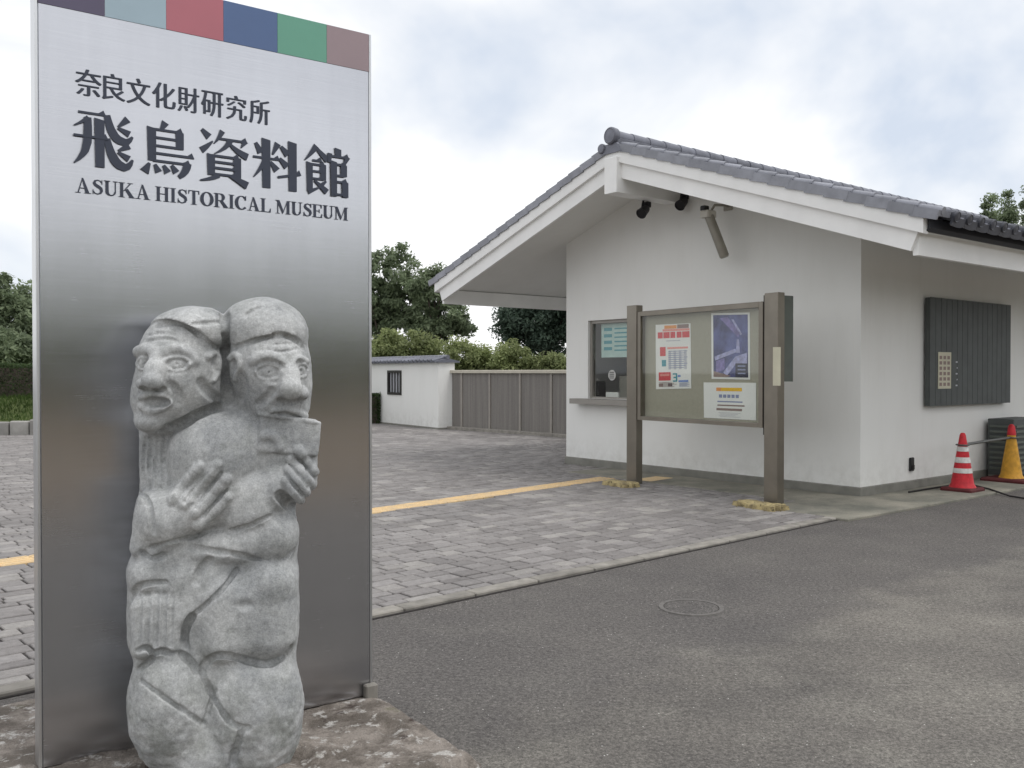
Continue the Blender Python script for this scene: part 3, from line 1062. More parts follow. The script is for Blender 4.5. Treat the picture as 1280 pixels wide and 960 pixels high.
# ------------------------------------------------------------------ notice board
PLb, PRb = at(792, 606), at(966, 633)
ndir = (PRb - PLb)[:2]
NWID = float(np.linalg.norm(ndir))
ndir = ndir / NWID
NF = Frame(PLb[:2], ndir, (-ndir[1], ndir[0]))      # b grows away from the camera
NZT = 2.46
nb = empty('notice_board', NF(NWID / 2, 0, 0))
tag(nb, 'glazed brown steel notice board on two broad posts before the ticket office', 'notice board')
NF_ = NF
for a0 in (0.0, NWID):
    MB().bbox(NF, (a0 - 0.095, a0 + 0.105), (-0.05, 0.07), (0.0, NZT), 0.006).build('post', M['board_steel'], nb)
g0, g1 = 0.1055, NWID - 0.13
bz0, bz1 = 0.90, 2.37
MB().box(NF, (NWID - 0.13, NWID - 0.0955), (-0.02, 0.04), (bz0 - 0.08, NZT - 0.02)).build('gap_shadow_strip', M['gap_shade'], nb)  # solid dark strip painting the shadow line beside the post
fwid = 0.065
fr_ = MB()
for (x0, x1, z0, z1) in ((g0, g0 + fwid, bz0, bz1), (g1 - fwid, g1, bz0, bz1), (g0 + fwid, g1 - fwid, bz1 - fwid, bz1), (g0 + fwid, g1 - fwid, bz0, bz0 + fwid * 0.8)):
    fr_.bbox(NF, (x0, x1), (-0.035, 0.075), (z0, z1), 0.005)
fr_.build('case_frame', M['board_steel'], nb)
MB().box(NF, (g0 + 0.01, g1 - 0.01), (0.055, 0.075), (bz0 + 0.01, bz1 - 0.01)).build('felt_panel', M['felt'], nb)
MB().box(NF, (g0 + fwid, g1 - fwid), (-0.012, -0.007), (bz0 + fwid * 0.8, bz1 - fwid)).build('pane', M['glass'], nb)
MB().bbox(NF, (NWID - 0.05, NWID + 0.09), (0.0705, 0.24), (1.44, NZT - 0.03), 0.008).build('rear_cabinet', M['backbox'], nb)
rect_b(NF, 966.5, 434, 976, 482, -0.0505, 0.004, 'post_plate', M['plate'], nb)


def flat(fr, b, name, quad, m, parent, k=1):
    P = [fr(*(lambda q: (q[0], b, q[1]))(fr.on_b(x, y, b))) for x, y in quad]
    return MB().prism(P, fr.by * 0.0012).build(name, m, parent)


PB = 0.050


def poster(name, label, quad, m):
    P = [NF(*(lambda q: (q[0], PB, q[1]))(NF.on_b(x, y, PB))) for x, y in quad]
    o = MB().prism(P, NF.by * 0.003).build(name, m, origin=P[3])
    return tag(o, label, 'poster')


def bil(quad, u, v):
    q = [np.array(p, float) for p in quad]
    return tuple((q[0] * (1 - u) + q[1] * u) * (1 - v) + (q[3] * (1 - u) + q[2] * u) * v)


def ink(parent, quad, u0, v0, u1, v1, m, layer=1, skew=0.0, name='printed_patch'):
    pts = [bil(quad, u0 + skew, v0), bil(quad, u1 + skew, v0), bil(quad, u1, v1), bil(quad, u0, v1)]
    return flat(NF, PB - 0.0016 * layer, name, pts, M[m], parent)


q1 = [(819.5, 406), (863, 404), (864, 485.5), (820, 486.5)]
p1 = poster('poster', 'white poster with red headline pinned beside the blue night poster', q1, M['paper'])
ink(p1, q1, 0.25, 0.02, 0.6, 0.07, 'p_orange'); ink(p1, q1, 0.62, 0.01, 0.95, 0.07, 'p_brown')
for k, (u0, u1) in enumerate(((0.06, 0.2), (0.22, 0.4), (0.42, 0.56), (0.6, 0.74), (0.76, 0.97))):
    ink(p1, q1, u0, 0.12, u1, 0.215, 'p_red')
ink(p1, q1, 0.2, 0.075, 0.97, 0.11, 'p_pink'); ink(p1, q1, 0.3, 0.25, 0.7, 0.265, 'p_grey')
ink(p1, q1, 0.12, 0.35, 0.28, 0.49, 'p_red'); ink(p1, q1, 0.33, 0.355, 0.92, 0.385, 'p_pink')
for k in range(4): ink(p1, q1, 0.36 + 0.15 * k, 0.41, 0.43 + 0.15 * k, 0.70, 'p_grey')
ink(p1, q1, 0.17, 0.55, 0.29, 0.65, 'p_teal'); ink(p1, q1, 0.08, 0.74, 0.42, 0.87, 'p_red'); ink(p1, q1, 0.12, 0.77, 0.38, 0.80, 'p_pink', 2)
for v0, u0 in ((0.76, 0.48), (0.815, 0.50), (0.87, 0.48)): ink(p1, q1, u0, v0, 0.60, v0 + 0.022, 'p_teal')
ink(p1, q1, 0.565, 0.775, 0.605, 0.88, 'p_teal', 2)
ink(p1, q1, 0.64, 0.87, 0.92, 0.90, 'p_blue'); ink(p1, q1, 0.62, 0.79, 0.70, 0.82, 'p_blue')
for u0, m in ((0.08, 'p_brown'), (0.34, 'p_navy')): ink(p1, q1, u0, 0.915, u0 + 0.12, 0.965, m)
for k in range(9):
    ink(p1, q1, 0.36, 0.415 + 0.032 * k, 0.90 - 0.05 * (k % 3), 0.424 + 0.032 * k, 'p_slate', 2, name='text_line')
for k in range(5):
    ink(p1, q1, 0.08 + 0.01 * k, 0.895 + 0.016 * k, 0.45 + 0.07 * (k % 3), 0.901 + 0.016 * k, 'p_brown', 3, name='text_line')
    ink(p1, q1, 0.66, 0.91 + 0.013 * k, 0.95 - 0.06 * (k % 2), 0.916 + 0.013 * k, 'p_slate', 2, name='text_line')
q2 = [(889, 391.5), (937, 390.5), (937.5, 474.5), (889.5, 473.5)]
p2 = poster('poster', 'dark blue night photograph poster at the upper right of the notice board', q2, M['paper'])
ink(p2, q2, 0.05, 0.03, 0.95, 0.97, 'p_night')
for pts, m in (([(0.22, 0.08), (0.42, 0.06), (0.75, 0.30), (0.7, 0.37)], 'p_violet'), ([(0.08, 0.66), (0.62, 0.54), (0.66, 0.59), (0.1, 0.72)], 'p_lilac'), ([(0.12, 0.73), (0.34, 0.68), (0.34, 0.86), (0.12, 0.9)], 'p_violet'),
               ([(0.30, 0.90), (0.62, 0.66), (0.92, 0.60), (0.92, 0.76), (0.62, 0.78), (0.4, 0.95)], 'p_lilac'), ([(0.66, 0.40), (0.72, 0.40), (0.74, 0.60), (0.64, 0.60)], 'p_lilac'), ([(0.52, 0.10), (0.58, 0.10), (0.80, 0.32), (0.76, 0.34)], 'p_lilac'),
               ([(0.05, 0.88), (0.5, 0.95), (0.4, 0.97), (0.05, 0.97)], 'p_brown')):
    flat(NF, PB - 0.0034, 'printed_patch', [bil(q2, *p) for p in pts], M[m], p2)
ink(p2, q2, 0.62, 0.76, 0.94, 0.97, 'p_navy', 4)
for k in range(3): ink(p2, q2, 0.68, 0.79 + 0.055 * k, 0.88, 0.81 + 0.055 * k, 'p_slate', 5)
q3 = [(879.5, 478), (945, 478.5), (945, 525.5), (880, 522)]
p3 = poster('poster', 'white landscape notice with a yellow heading under the blue poster', q3, M['paper'])
ink(p3, q3, 0.24, 0.14, 0.73, 0.235, 'p_yellow'); ink(p3, q3, 0.24, 0.14, 0.33, 0.235, 'p_orange', 2)
for k in range(5): ink(p3, q3, 0.29 + 0.08 * k, 0.33, 0.35 + 0.08 * k, 0.42, 'p_slate')
ink(p3, q3, 0.26, 0.51, 0.74, 0.545, 'p_slate'); ink(p3, q3, 0.26, 0.61, 0.78, 0.65, 'p_brown'); ink(p3, q3, 0.24, 0.71, 0.73, 0.775, 'p_brown')

for k in range(4):
    ink(p3, q3, 0.28 + 0.03 * (k % 2), 0.83 + 0.035 * k, 0.70 - 0.05 * (k % 3), 0.842 + 0.035 * k, 'p_grey', 2, name='text_line')
# rough yellowish pads round the post feet
for i, (c, xr) in enumerate(((at(777, 609), 0.27), (at(951, 637), 0.33))):
    pm = MB()
    n = 26
    top, bot = [], []
    for k in range(n):
        an = 2 * math.pi * k / n
        ca, sa = math.cos(an), math.sin(an)
        rr = (abs(ca) ** 5 + abs(sa) ** 5) ** (-0.2) * (1 - 0.12 * (k % 3 == 0) - 0.06 * random.random())
        p = NF.o * 0 + c + NF.ax * ca * xr * rr + NF.by * sa * 0.16 * rr
        top.append((p[0], p[1], 0.075 + random.uniform(-0.012, 0.012)))
        q = c + NF.ax * ca * xr * rr * 1.05 + NF.by * sa * 0.175 * rr
        bot.append((q[0], q[1], 0.0))
    inner = [tuple(np.array(p) * 0.75 + np.array([c[0], c[1], 0.085]) * 0.25) for p in top]
    pm.add(bot + top + inner + [(c[0], c[1], 0.088)], [(k, (k + 1) % n, (k + 1) % n + n, k + n) for k in range(n)] + [(k + n, (k + 1) % n + n, (k + 1) % n + 2 * n, k + 2 * n) for k in range(n)] + [(k + 2 * n, (k + 1) % n + 2 * n, 3 * n) for k in range(n)])
    o = pm.build('footing_pad', M['pad'], origin=(c[0], c[1], 0))
    tag(o, ('yellowed rough footing pad at the notice board post nearer the ticket window', 'larger yellowed footing pad at the notice board post nearer the cones')[i], 'footing pad', 'notice board footing pads')

# ------------------------------------------------------------------ cones, bar, louvred unit, hose
def cone(px, py, height, m, label, bands, cap, group='traffic cones by the side wall', basem='weight', bw=0.2):
    c = at(px, py, 0.03)
    r = empty('traffic_cone', (c[0], c[1], 0.03))
    tag(r, label, 'traffic cone', group)
    bf = Frame(c[:2], UX, VY)
    MB().bbox(bf, (-bw, bw), (-bw, bw), (0.03, 0.075), 0.02).build('base', M[basem], r)
    rad = lambda z: 0.145 - (0.145 - 0.032) * (z / height)
    pr = [(0.165, 0), (0.15, 0.03)] + [(rad(z), z) for z in np.linspace(0.05, height - 0.03, 8)] + [(0.026, height - 0.006), (0.016, height)]
    MB().lathe((c[0], c[1], 0.07), pr, 24).build('body', M[m], r, 40)
    for z0, z1 in bands:
        MB().lathe((c[0], c[1], 0.07), [(rad(z0), z0), (rad(z0) + 0.004, z0), (rad(z1) + 0.004, z1), (rad(z1), z1)], 24).build('reflective_band', M['reflect_white'], r, 40)
    if cap:
        MB().lathe((c[0], c[1], 0.07), [(rad(height - 0.14) + 0.006, height - 0.14), (rad(height - 0.02) + 0.008, height - 0.02), (0.02, height + 0.012)], 20).build('cap', M['red'], r, 40)
    return c


c1 = cone(1203, 613, 0.70, 'red', 'red traffic cone with three white bands beside the side wall', ((0.19, 0.25), (0.32, 0.39), (0.465, 0.525)), False)
c2 = cone(1264, 601, 0.74, 'yellow', 'yellow traffic cone with red cap at the edge of view', (), True, bw=0.3)
m = MB()
d12 = (c2 - c1) / np.linalg.norm(c2 - c1)
z12 = at_depth(1203, 556, c1[1])[2]
PA, PB_ = np.array([c1[0], c1[1], z12]), np.array([c2[0], c2[1], z12 + 0.02])
m.tube(PA - d12 * 0.03, PB_ + d12 * 0.03, 0.019, n=10)
bar = empty('cone_bar', PA)
tag(bar, 'grey bar linking the red cone to the yellow cone', 'barrier bar')
m.build('rod', M['bar'], bar, 40)
for c in (PA, PB_):
    rr = 0.145 - 0.113 * ((z12 - 0.07) / 0.70) + 0.006
    tm = MB()
    P, F = [], []
    for i in range(16):
        an = 2 * math.pi * i / 16
        for j in range(6):
            bn = 2 * math.pi * j / 6
            q = rr + 0.012 + 0.010 * math.cos(bn)
            P.append((c[0] + q * math.cos(an), c[1] + q * math.sin(an), c[2] + 0.010 * math.sin(bn)))
    for i in range(16):
        for j in range(6):
            F.append((i * 6 + j, ((i + 1) % 16) * 6 + j, ((i + 1) % 16) * 6 + (j + 1) % 6, i * 6 + (j + 1) % 6))
    tm.add(P, F)
    tm.build('ring', M['bar'], bar, 40)

lv = empty('louvred_unit', BF(0.3, 4.55, 0.03))
tag(lv, 'dark louvred outdoor unit behind the yellow cone against the wall', 'outdoor unit')
sA = BF.on_a(1266, 560, 0.45)[0]
MB().bbox(BF, (0.06, 0.42), (sA + 0.1, sA + 1.0), (0.08, 0.88), 0.01).build('casing', M['board_black'], lv)
for k in range(9):
    z = 0.16 + 0.075 * k
    MB().box(BF, (0.42, 0.45), (sA + 0.12, sA + 0.98), (z, z + 0.035)).build('louvre', M['backbox'], lv)
    MB().box(BF, (0.1, 0.4), (sA + 0.07, sA + 0.1), (z, z + 0.03)).build('louvre', M['backbox'], lv)
for k in (0.12, 0.9):
    MB().bbox(BF, (0.06, 0.42), (sA + k, sA + k + 0.08), (0.03, 0.08), 0.006).build('foot', M['plinth'], lv)
hs = MB()
pts = [at(1136, 615, 0.045), at(1160, 611, 0.045), at(1186, 607, 0.045), at(1215, 606, 0.045), at(1236, 611, 0.045), at(1262, 620, 0.02), at(1300, 626, 0.02)]
hs.path(pts, 0.011, 8)
tag(hs.build('hose', M['rubber'], origin=pts[0], smooth=60), 'thin black hose trailing on the ground past the red cone', 'hose')

# ------------------------------------------------------------------ museum sign
SLABZ = 0.08
SD = np.array([0.8137, 0.5813])
SRp = at(465.5, 867, SLABZ)
_d = ray(45.5, 470)
# left end: intersection of the pixel column with the sign's line
_den = SD[0] * _d[1] - SD[1] * _d[0]
SW = (SRp[0] * _d[1] - SRp[1] * _d[0]) / _den
SLp = SRp[:2] - SD * SW
SF = Frame(SLp, SD, (-SD[1], SD[0]))                 # a: 0..SW left to right, b away from the camera
SZT = SF.on_b(464, 43.5)[1]
SZB = SF.on_b(464, 90.5)[1]
sign = empty('museum_sign', SF(SW / 2, 0.04, SLABZ))
tag(sign, 'tall brushed steel museum sign slab with dark Japanese lettering and colour band', 'sign')
MB().bbox(SF, (0.012, SW - 0.012), (0.0, 0.085), (SLABZ, SZT), 0.003).build('panel', M['steel'], sign)
MB().bbox(SF, (0.0, 0.0118), (-0.002, 0.087), (SLABZ, SZT), 0.002).build('edge_trim', M['steel_edge'], sign)
MB().bbox(SF, (SW - 0.0118, SW), (-0.002, 0.087), (SLABZ, SZT), 0.002).build('edge_trim', M['steel_edge'], sign)
xs_b = [0.013] + [SF.on_b(x, 40)[0] for x in (131, 207.5, 279, 346.5, 408)] + [SW - 0.013]
for k in range(6):
    MB().box(SF, (xs_b[k] + 0.0006, xs_b[k + 1] - 0.0006), (-0.003, -0.0002), (SZB, SZT - 0.002)).build('colour_tile', M['c%d' % k], sign)
# pale bracket at the foot of the right edge
MB().bbox(SF, (SW - 0.05, SW + 0.01), (-0.04, -0.003), (SLABZ - 0.02, SLABZ + 0.055), 0.006).build('foot_bracket', M['kerb'], sign)


def glyph_polys(ch, off=0.0):
    cu = bpy.data.curves.new('glyph', 'FONT')
    cu.body = ch
    cu.resolution_u = 3
    cu.offset = off
    o = bpy.data.objects.new('glyph', cu)
    COL.objects.link(o)
    bpy.context.view_layer.update()
    me = bpy.data.meshes.new_from_object(o.evaluated_get(bpy.context.evaluated_depsgraph_get()))
    v = np.array([q.co[:2] for q in me.vertices])
    f = [tuple(p.vertices) for p in me.polygons]
    bpy.data.objects.remove(o)
    bpy.data.curves.remove(cu)
    bpy.data.meshes.remove(me)
    return v, f


def letter(v, polys_f, name, a0, a1, z0, z1, widen, thick, parent, layers=6, keepx=None):
    """place 2-D glyph (v, faces) in the box a0..a1, z0..z1 of the sign; widen = extra stem width as a share of the box"""
    lo, hi = v.min(0), v.max(0)
    w = (a1 - a0) * (1 - widen)
    x = (v[:, 0] - lo[0]) / (hi[0] - lo[0]) * w + a0
    z = (v[:, 1] - lo[1]) / (hi[1] - lo[1]) * (z1 - z0) + z0
    mb = MB()
    # boundary edges for the rim
    cnt = {}
    for f in polys_f:
        for i in range(len(f)):
            ed = (f[i], f[(i + 1) % len(f)])
            cnt[tuple(sorted(ed))] = cnt.get(tuple(sorted(ed)), 0) + 1
    rim = [k for k, q in cnt.items() if q == 1]
    for L in range(layers):
        dx = (a1 - a0) * widen * (L / max(1, layers - 1))
        b = -thick - 0.00025 * L
        P = [SF(xx + dx, b, zz) for xx, zz in zip(x, z)]
        n = len(P)
        Q = [SF(xx + dx, -0.0003, zz) for xx, zz in zip(x, z)]
        mb.add(P + Q, [tuple(f) for f in polys_f] + [(e0, e1, e1 + n, e0 + n) for e0, e1 in rim])
    me = bpy.data.meshes.new(name)
    me.from_pydata(mb.v, [], mb.f)
    me.update()
    me.materials.append(M['char'])
    return link(name, me, parent)


row1 = [('奈', 93.8, 127), ('良', 127.3, 156.4), ('文', 158, 187.8), ('化', 190, 219.4), ('財', 221.7, 248.8), ('研', 251.3, 279), ('究', 282.5, 308.3), ('所', 311.5, 337)]
z_hi, z_lo = SF.on_b(93, 84.5)[1], SF.on_b(93, 117.5)[1]
for ch, x0, x1 in row1:
    v, f = glyph_polys(ch, -0.010)
    letter(v, f, 'character', SF.on_b(x0, 100)[0], SF.on_b(x1, 100)[0], z_lo, z_hi, 0.07, 0.004, sign, 5)
def ribbon(pts, ws):
    pts = [np.array(p, float) for p in pts]
    L, Rr = [], []
    for i, p in enumerate(pts):
        d = pts[min(i + 1, len(pts) - 1)] - pts[max(i - 1, 0)]
        nrm = np.array([-d[1], d[0]]) / np.linalg.norm(d)
        L.append(tuple(p + nrm * ws[i] / 2)); Rr.append(tuple(p - nrm * ws[i] / 2))
    return [[L[i], L[i + 1], Rr[i + 1], Rr[i]] for i in range(len(pts) - 1)]


# heavy brush-serif characters drawn stroke by stroke on a 100 x 100 grid, y downwards
def hs_(x0, x1, y, t=4.5): return [[(x0, y), (x1, y), (x1, y + t), (x0, y + t)], [(x1 - 11, y), (x1 - 3, y - 6), (x1 + 2, y + t)]]
def vs_(x, y0, y1, w=14): return [[(x - w / 2 - 1.5, y0 - 1), (x + w / 2, y0 + 2), (x + w / 2, y1), (x - w / 2, y1)]]


def tp_(pts, ws):
    pts = [np.array(p, float) for p in pts]
    if len(pts) == 3 or len(pts) > 3:                  # round the bends
        P, W = [pts[0]], [ws[0]]
        for i in range(1, len(pts) - 1):
            for t in (0.25, 0.5, 0.75):
                a_, c_ = (pts[i - 1] + pts[i]) / 2 if i > 1 else pts[0], (pts[i] + pts[i + 1]) / 2 if i < len(pts) - 2 else pts[-1]
                P.append(a_ * (1 - t) ** 2 + pts[i] * 2 * t * (1 - t) + c_ * t * t)
                wa, wc = ((ws[i - 1] + ws[i]) / 2 if i > 1 else ws[0]), ((ws[i] + ws[i + 1]) / 2 if i < len(pts) - 2 else ws[-1])
                W.append(wa * (1 - t) ** 2 + ws[i] * 2 * t * (1 - t) + wc * t * t)
        pts, ws = P + [pts[-1]], W + [ws[-1]]
    return ribbon(pts, ws)


KANJI = [
    (91.5, 166.7, hs_(8, 52, 2, 4) + tp_([(55, 3), (59, 24), (70, 44), (90, 50), (98, 36)], [11, 14, 16, 13, 4]) + tp_([(90, 5), (74, 21)], [13, 4]) + tp_([(73, 23), (93, 32)], [4, 12])
     + tp_([(55, 45), (59, 66), (70, 88), (90, 97), (98, 78)], [10, 14, 17, 14, 4]) + tp_([(92, 53), (74, 64)], [12, 4]) + tp_([(73, 67), (92, 77)], [4, 12])
     + vs_(43, 12, 98, 15) + tp_([(23, 12), (24, 50), (18, 78), (1, 95)], [12, 15, 12, 2]) + tp_([(24, 12), (14, 22), (1, 29)], [8, 5, 2]) + hs_(0, 55, 44, 4)),
    (174.5, 241.7, tp_([(47, 0), (39, 15)], [14, 6]) + vs_(22, 12, 74, 15) + vs_(74, 14, 47, 14) + hs_(22, 78, 13) + hs_(24, 76, 28) + hs_(24, 76, 43) + hs_(24, 99, 57) + hs_(24, 92, 71)
     + tp_([(88, 71), (87, 88), (72, 99)], [15, 15, 8]) + tp_([(17, 79), (8, 96)], [5, 17]) + tp_([(27, 80), (34, 94)], [5, 13]) + tp_([(43, 80), (51, 93)], [5, 13]) + tp_([(58, 78), (67, 91)], [5, 13])),
    (249.4, 310, tp_([(4, 2), (19, 15)], [6, 14]) + tp_([(3, 42), (13, 35), (26, 22)], [13, 11, 3]) + tp_([(46, 0), (40, 14), (29, 26)], [11, 7, 2]) + hs_(40, 96, 13) + tp_([(94, 13), (85, 27)], [12, 2])
     + tp_([(62, 16), (56, 32), (30, 45)], [12, 9, 2]) + tp_([(60, 22), (74, 36), (98, 44)], [4, 11, 14]) + vs_(23, 47, 87, 14) + vs_(77, 47, 87, 14) + hs_(23, 79, 47) + hs_(25, 76, 58.5) + hs_(25, 76, 70) + hs_(25, 76, 82)
     + tp_([(38, 86), (26, 94), (1, 99)], [10, 8, 3]) + tp_([(60, 85), (78, 91), (97, 100)], [4, 11, 15])),
    (315.4, 375.3, tp_([(6, 12), (17, 31)], [6, 14]) + tp_([(52, 8), (41, 31)], [13, 4]) + hs_(1, 54, 38) + vs_(28, 2, 99, 16) + tp_([(26, 44), (17, 62), (2, 80)], [11, 8, 2]) + tp_([(36, 46), (50, 62)], [5, 14])
     + tp_([(58, 13), (73, 28)], [6, 15]) + tp_([(55, 37), (71, 52)], [6, 15]) + tp_([(52, 75), (99, 64)], [5, 6]) + [[(88, 66), (96, 56), (101, 66)]] + vs_(83, 1, 100, 16)),
    (380, 435, tp_([(27, 1), (16, 17), (1, 33)], [13, 9, 2]) + tp_([(26, 4), (38, 17), (52, 27)], [5, 11, 14]) + hs_(18, 38, 29) + vs_(12, 36, 95, 12) + vs_(42, 36, 69, 12) + hs_(12, 44, 37) + hs_(14, 42, 51) + hs_(14, 42, 66)
     + tp_([(8, 97), (34, 85)], [10, 3]) + tp_([(22, 72), (36, 82), (50, 93)], [4, 9, 13]) + tp_([(48, 71), (37, 81)], [4, 9])
     + vs_(76, 0, 15, 13) + tp_([(57, 12), (55, 31)], [10, 7]) + hs_(56, 99, 15) + tp_([(97, 15), (90, 33)], [13, 3]) + vs_(66, 27, 100, 13) + hs_(66, 93, 31) + vs_(89, 32, 57, 13) + hs_(66, 89, 54)
     + hs_(66, 95, 67) + vs_(92, 67, 100, 13) + hs_(66, 92, 93)),
]
z_hi, z_lo = SF.on_b(93, 136)[1], SF.on_b(93, 207)[1]
for x0, x1, polys in KANJI:
    a0, a1 = SF.on_b(x0, 170)[0], SF.on_b(x1, 170)[0]
    mb = MB()
    for i, p in enumerate(polys):
        mb.prism([SF(a0 + q[0] / 100 * (a1 - a0), -0.006 - 0.00012 * i, z_hi - q[1] / 100 * (z_hi - z_lo)) for q in p], SF.by * 0.0055)
    mb.build('character', M['char'], sign)

# bold roman capitals drawn as plates
ST, HR, SE = 0.175, 0.055, 0.04


def rect(x0, x1, y0, y1): return [(x0, y0), (x1, y0), (x1, y1), (x0, y1)]


def arc(cx, cy, rx, ry, a0, a1, n, w_v, w_h):
    P, W = [], []
    for i in range(n + 1):
        t = R(a0 + (a1 - a0) * i / n)
        P.append((cx + rx * math.cos(t), cy + ry * math.sin(t)))
        W.append(w_h + (w_v - w_h) * abs(math.cos(t)) ** 1.3)
    return ribbon(P, W)


def serif(x, y, w=0.34): return rect(x - w / 2, x + w / 2, y, y + SE)


def roman(ch):
    s = ST / 2
    if ch == 'I': return [rect(.17 - s, .17 + s, SE, 1 - SE), serif(.17, 0), serif(.17, 1 - SE)], .36
    if ch == 'H': return [rect(.17 - s, .17 + s, SE, 1 - SE), rect(.65 - s, .65 + s, SE, 1 - SE), rect(.17 + s, .65 - s, .48, .54), serif(.17, 0), serif(.17, 1 - SE), serif(.65, 0), serif(.65, 1 - SE)], .84
    if ch == 'A': return [[(.12, SE), (.19, SE), (.405, .98), (.36, 1.0)], [(.54, SE), (.75, SE), (.43, 1.0), (.34, 1.0)], rect(.24, .6, .30, .355), serif(.14, 0, .28), serif(.66, 0, .36)], .84
    if ch == 'U': return [rect(.17 - s, .17 + s, .3, 1 - SE), rect(.63 - .03, .63 + .03, .3, 1 - SE)] + arc(.39, .30, .225, .265, 180, 360, 12, .10, .07) + arc(.33, .30, .16, .24, 180, 270, 6, ST, .09) + [serif(.17, 1 - SE), serif(.63, 1 - SE, .26)], .78
    if ch == 'K': return [rect(.17 - s, .17 + s, SE, 1 - SE), [(.25, .42), (.31, .42), (.70, 1 - SE), (.61, 1 - SE)], [(.36, .50), (.50, .62), (.86, SE), (.62, SE)], serif(.17, 0), serif(.17, 1 - SE), serif(.65, 1 - SE, .3), serif(.74, 0, .34)], .92
    if ch == 'T': return [rect(.36 - s, .36 + s, SE, .95), rect(.03, .69, .945, 1.0), [(.03, .74), (.06, .74), (.10, .945), (.03, .945)], [(.66, .74), (.69, .74), (.69, .945), (.62, .945)], serif(.36, 0)], .72
    if ch == 'O': return arc(.41, .5, .31, .475, 0, 360, 28, .20, .055), .82
    if ch == 'C': return arc(.43, .5, .32, .475, 48, 318, 24, .20, .055) + [[(.66, .68), (.71, .68), (.71, 1.0), (.67, 1.0), (.62, .86)]], .78
    if ch == 'R': return [rect(.17 - s, .17 + s, SE, 1 - SE), rect(.2, .42, .945, 1.0), rect(.2, .42, .46, .515)] + arc(.40, .73, .19, .243, -90, 90, 12, .18, .055) + [[(.36, .47), (.54, .5), (.86, SE), (.62, SE)], serif(.17, 0), rect(.0, .2, 1 - SE, 1), serif(.74, 0, .28)], .90
    if ch == 'L': return [rect(.17 - s, .17 + s, SE, 1 - SE), serif(.17, 1 - SE), rect(.0, .66, 0, .055), [(.66, 0), (.68, .30), (.64, .30), (.56, .055)]], .70
    if ch == 'M': return [rect(.12, .18, SE, 1 - SE), [(.06, 1.0), (.26, 1.0), (.56, .16), (.47, .0)], [(.47, .0), (.53, .12), (.84, 1.0), (.78, 1.0)], rect(.85 - s, .85 + s, SE, 1 - SE), serif(.15, 0, .26), serif(.85, 0), rect(.78, 1.02, 1 - SE, 1), rect(-.01, .2, 1 - SE, 1)], 1.04
    if ch == 'E': return [rect(.17 - s, .17 + s, SE, 1 - SE), rect(.0, .66, .945, 1.0), rect(.0, .68, 0, .055), rect(.2, .5, .475, .53), rect(.47, .51, .36, .64), [(.62, .72), (.66, .72), (.66, .945), (.57, .945)], [(.68, .055), (.70, .29), (.66, .29), (.58, .055)]], .72
    if ch == 'S':
        P = [(.55, .80), (.47, .92), (.33, .965), (.19, .90), (.145, .77), (.21, .64), (.36, .54), (.50, .43), (.54, .28), (.49, .12), (.34, .035), (.19, .07), (.09, .22)]
        W = [.05, .06, .07, .12, .16, .185, .20, .185, .16, .12, .07, .06, .05]
        return ribbon(P, W) + [rect(.545, .58, .68, .99), rect(.06, .095, .01, .33)], .64


word = 'ASUKA HISTORICAL MUSEUM'
adv, x = [], 0.0
for ch in word:
    if ch == ' ':
        x += 0.27
        continue
    ps, w = roman(ch)
    adv.append((ps, x))
    x += w + 0.03
total = x - 0.03
A0, A1 = SF.on_b(94, 240)[0], SF.on_b(435, 268)[0]
z_lo, z_hi = SF.on_b(94, 240.5)[1], SF.on_b(94, 221.5)[1]
kx, kz = (A1 - A0) / total, (z_hi - z_lo)
for ps, x0 in adv:
    mb = MB()
    for i, p in enumerate(ps):
        mb.prism([SF(A0 + (x0 + q[0]) * kx, -0.0035 - 0.00012 * i, z_lo + q[1] * kz) for q in p], SF.by * 0.0032)
    mb.build('letter', M['char'], sign)

# ------------------------------------------------------------------ lichen-stained stone slab under the sign
SLF = Frame(SRp[:2], SD, (-SD[1], SD[0]))
CORN = at(601, 944, SLABZ)
bF = float(np.dot(CORN - SLF.o, SLF.by))
aR = float(np.dot(CORN - SLF.o, SLF.ax))
na, nb_ = 110, 60
aa = np.linspace(-3.2, aR, na); bb = np.linspace(bF, 0.84, nb_)


def vnoise(shape_pts, scale, seed):
    rg = np.random.default_rng(seed)
    G = rg.random((64, 64))
    x = shape_pts[0] * scale; y = shape_pts[1] * scale
    xi, yi = np.floor(x).astype(int), np.floor(y).astype(int)
    fx, fy = x - xi, y - yi
    fx, fy = fx * fx * (3 - 2 * fx), fy * fy * (3 - 2 * fy)
    g = lambda i, j: G[i % 64, j % 64]
    return (g(xi, yi) * (1 - fx) + g(xi + 1, yi) * fx) * (1 - fy) + (g(xi, yi + 1) * (1 - fx) + g(xi + 1, yi + 1) * fx) * fy


AA, BB = np.meshgrid(aa, bb, indexing='ij')
H = SLABZ + 0.022 * (vnoise((AA, BB), 5, 1) - 0.5) + 0.016 * (vnoise((AA, BB), 14, 2) - 0.5) + 0.010 * (vnoise((AA, BB), 34, 3) - 0.5)
pit = np.clip(vnoise((AA, BB), 7.5, 5) - 0.72, 0, 1) * 0.12
H = H - pit
edge = np.minimum(aR - AA, BB - bF)
H = H - 0.03 * np.clip(1 - edge / 0.03, 0, 1) ** 2
ja = AA + 0.012 * (vnoise((BB * 0 + 3.3, BB), 9, 6) - 0.5) * (AA > aR - 0.02)
jb2 = BB + 0.02 * (vnoise((AA, AA * 0 + 2.2), 9, 7) - 0.5) * (BB < bF + 0.02)
V = SLF.o[None, None, :] + ja[..., None] * SLF.ax + jb2[..., None] * SLF.by
V[..., 2] = H
V = V.reshape(-1, 3)
idx = np.arange(na * nb_).reshape(na, nb_)
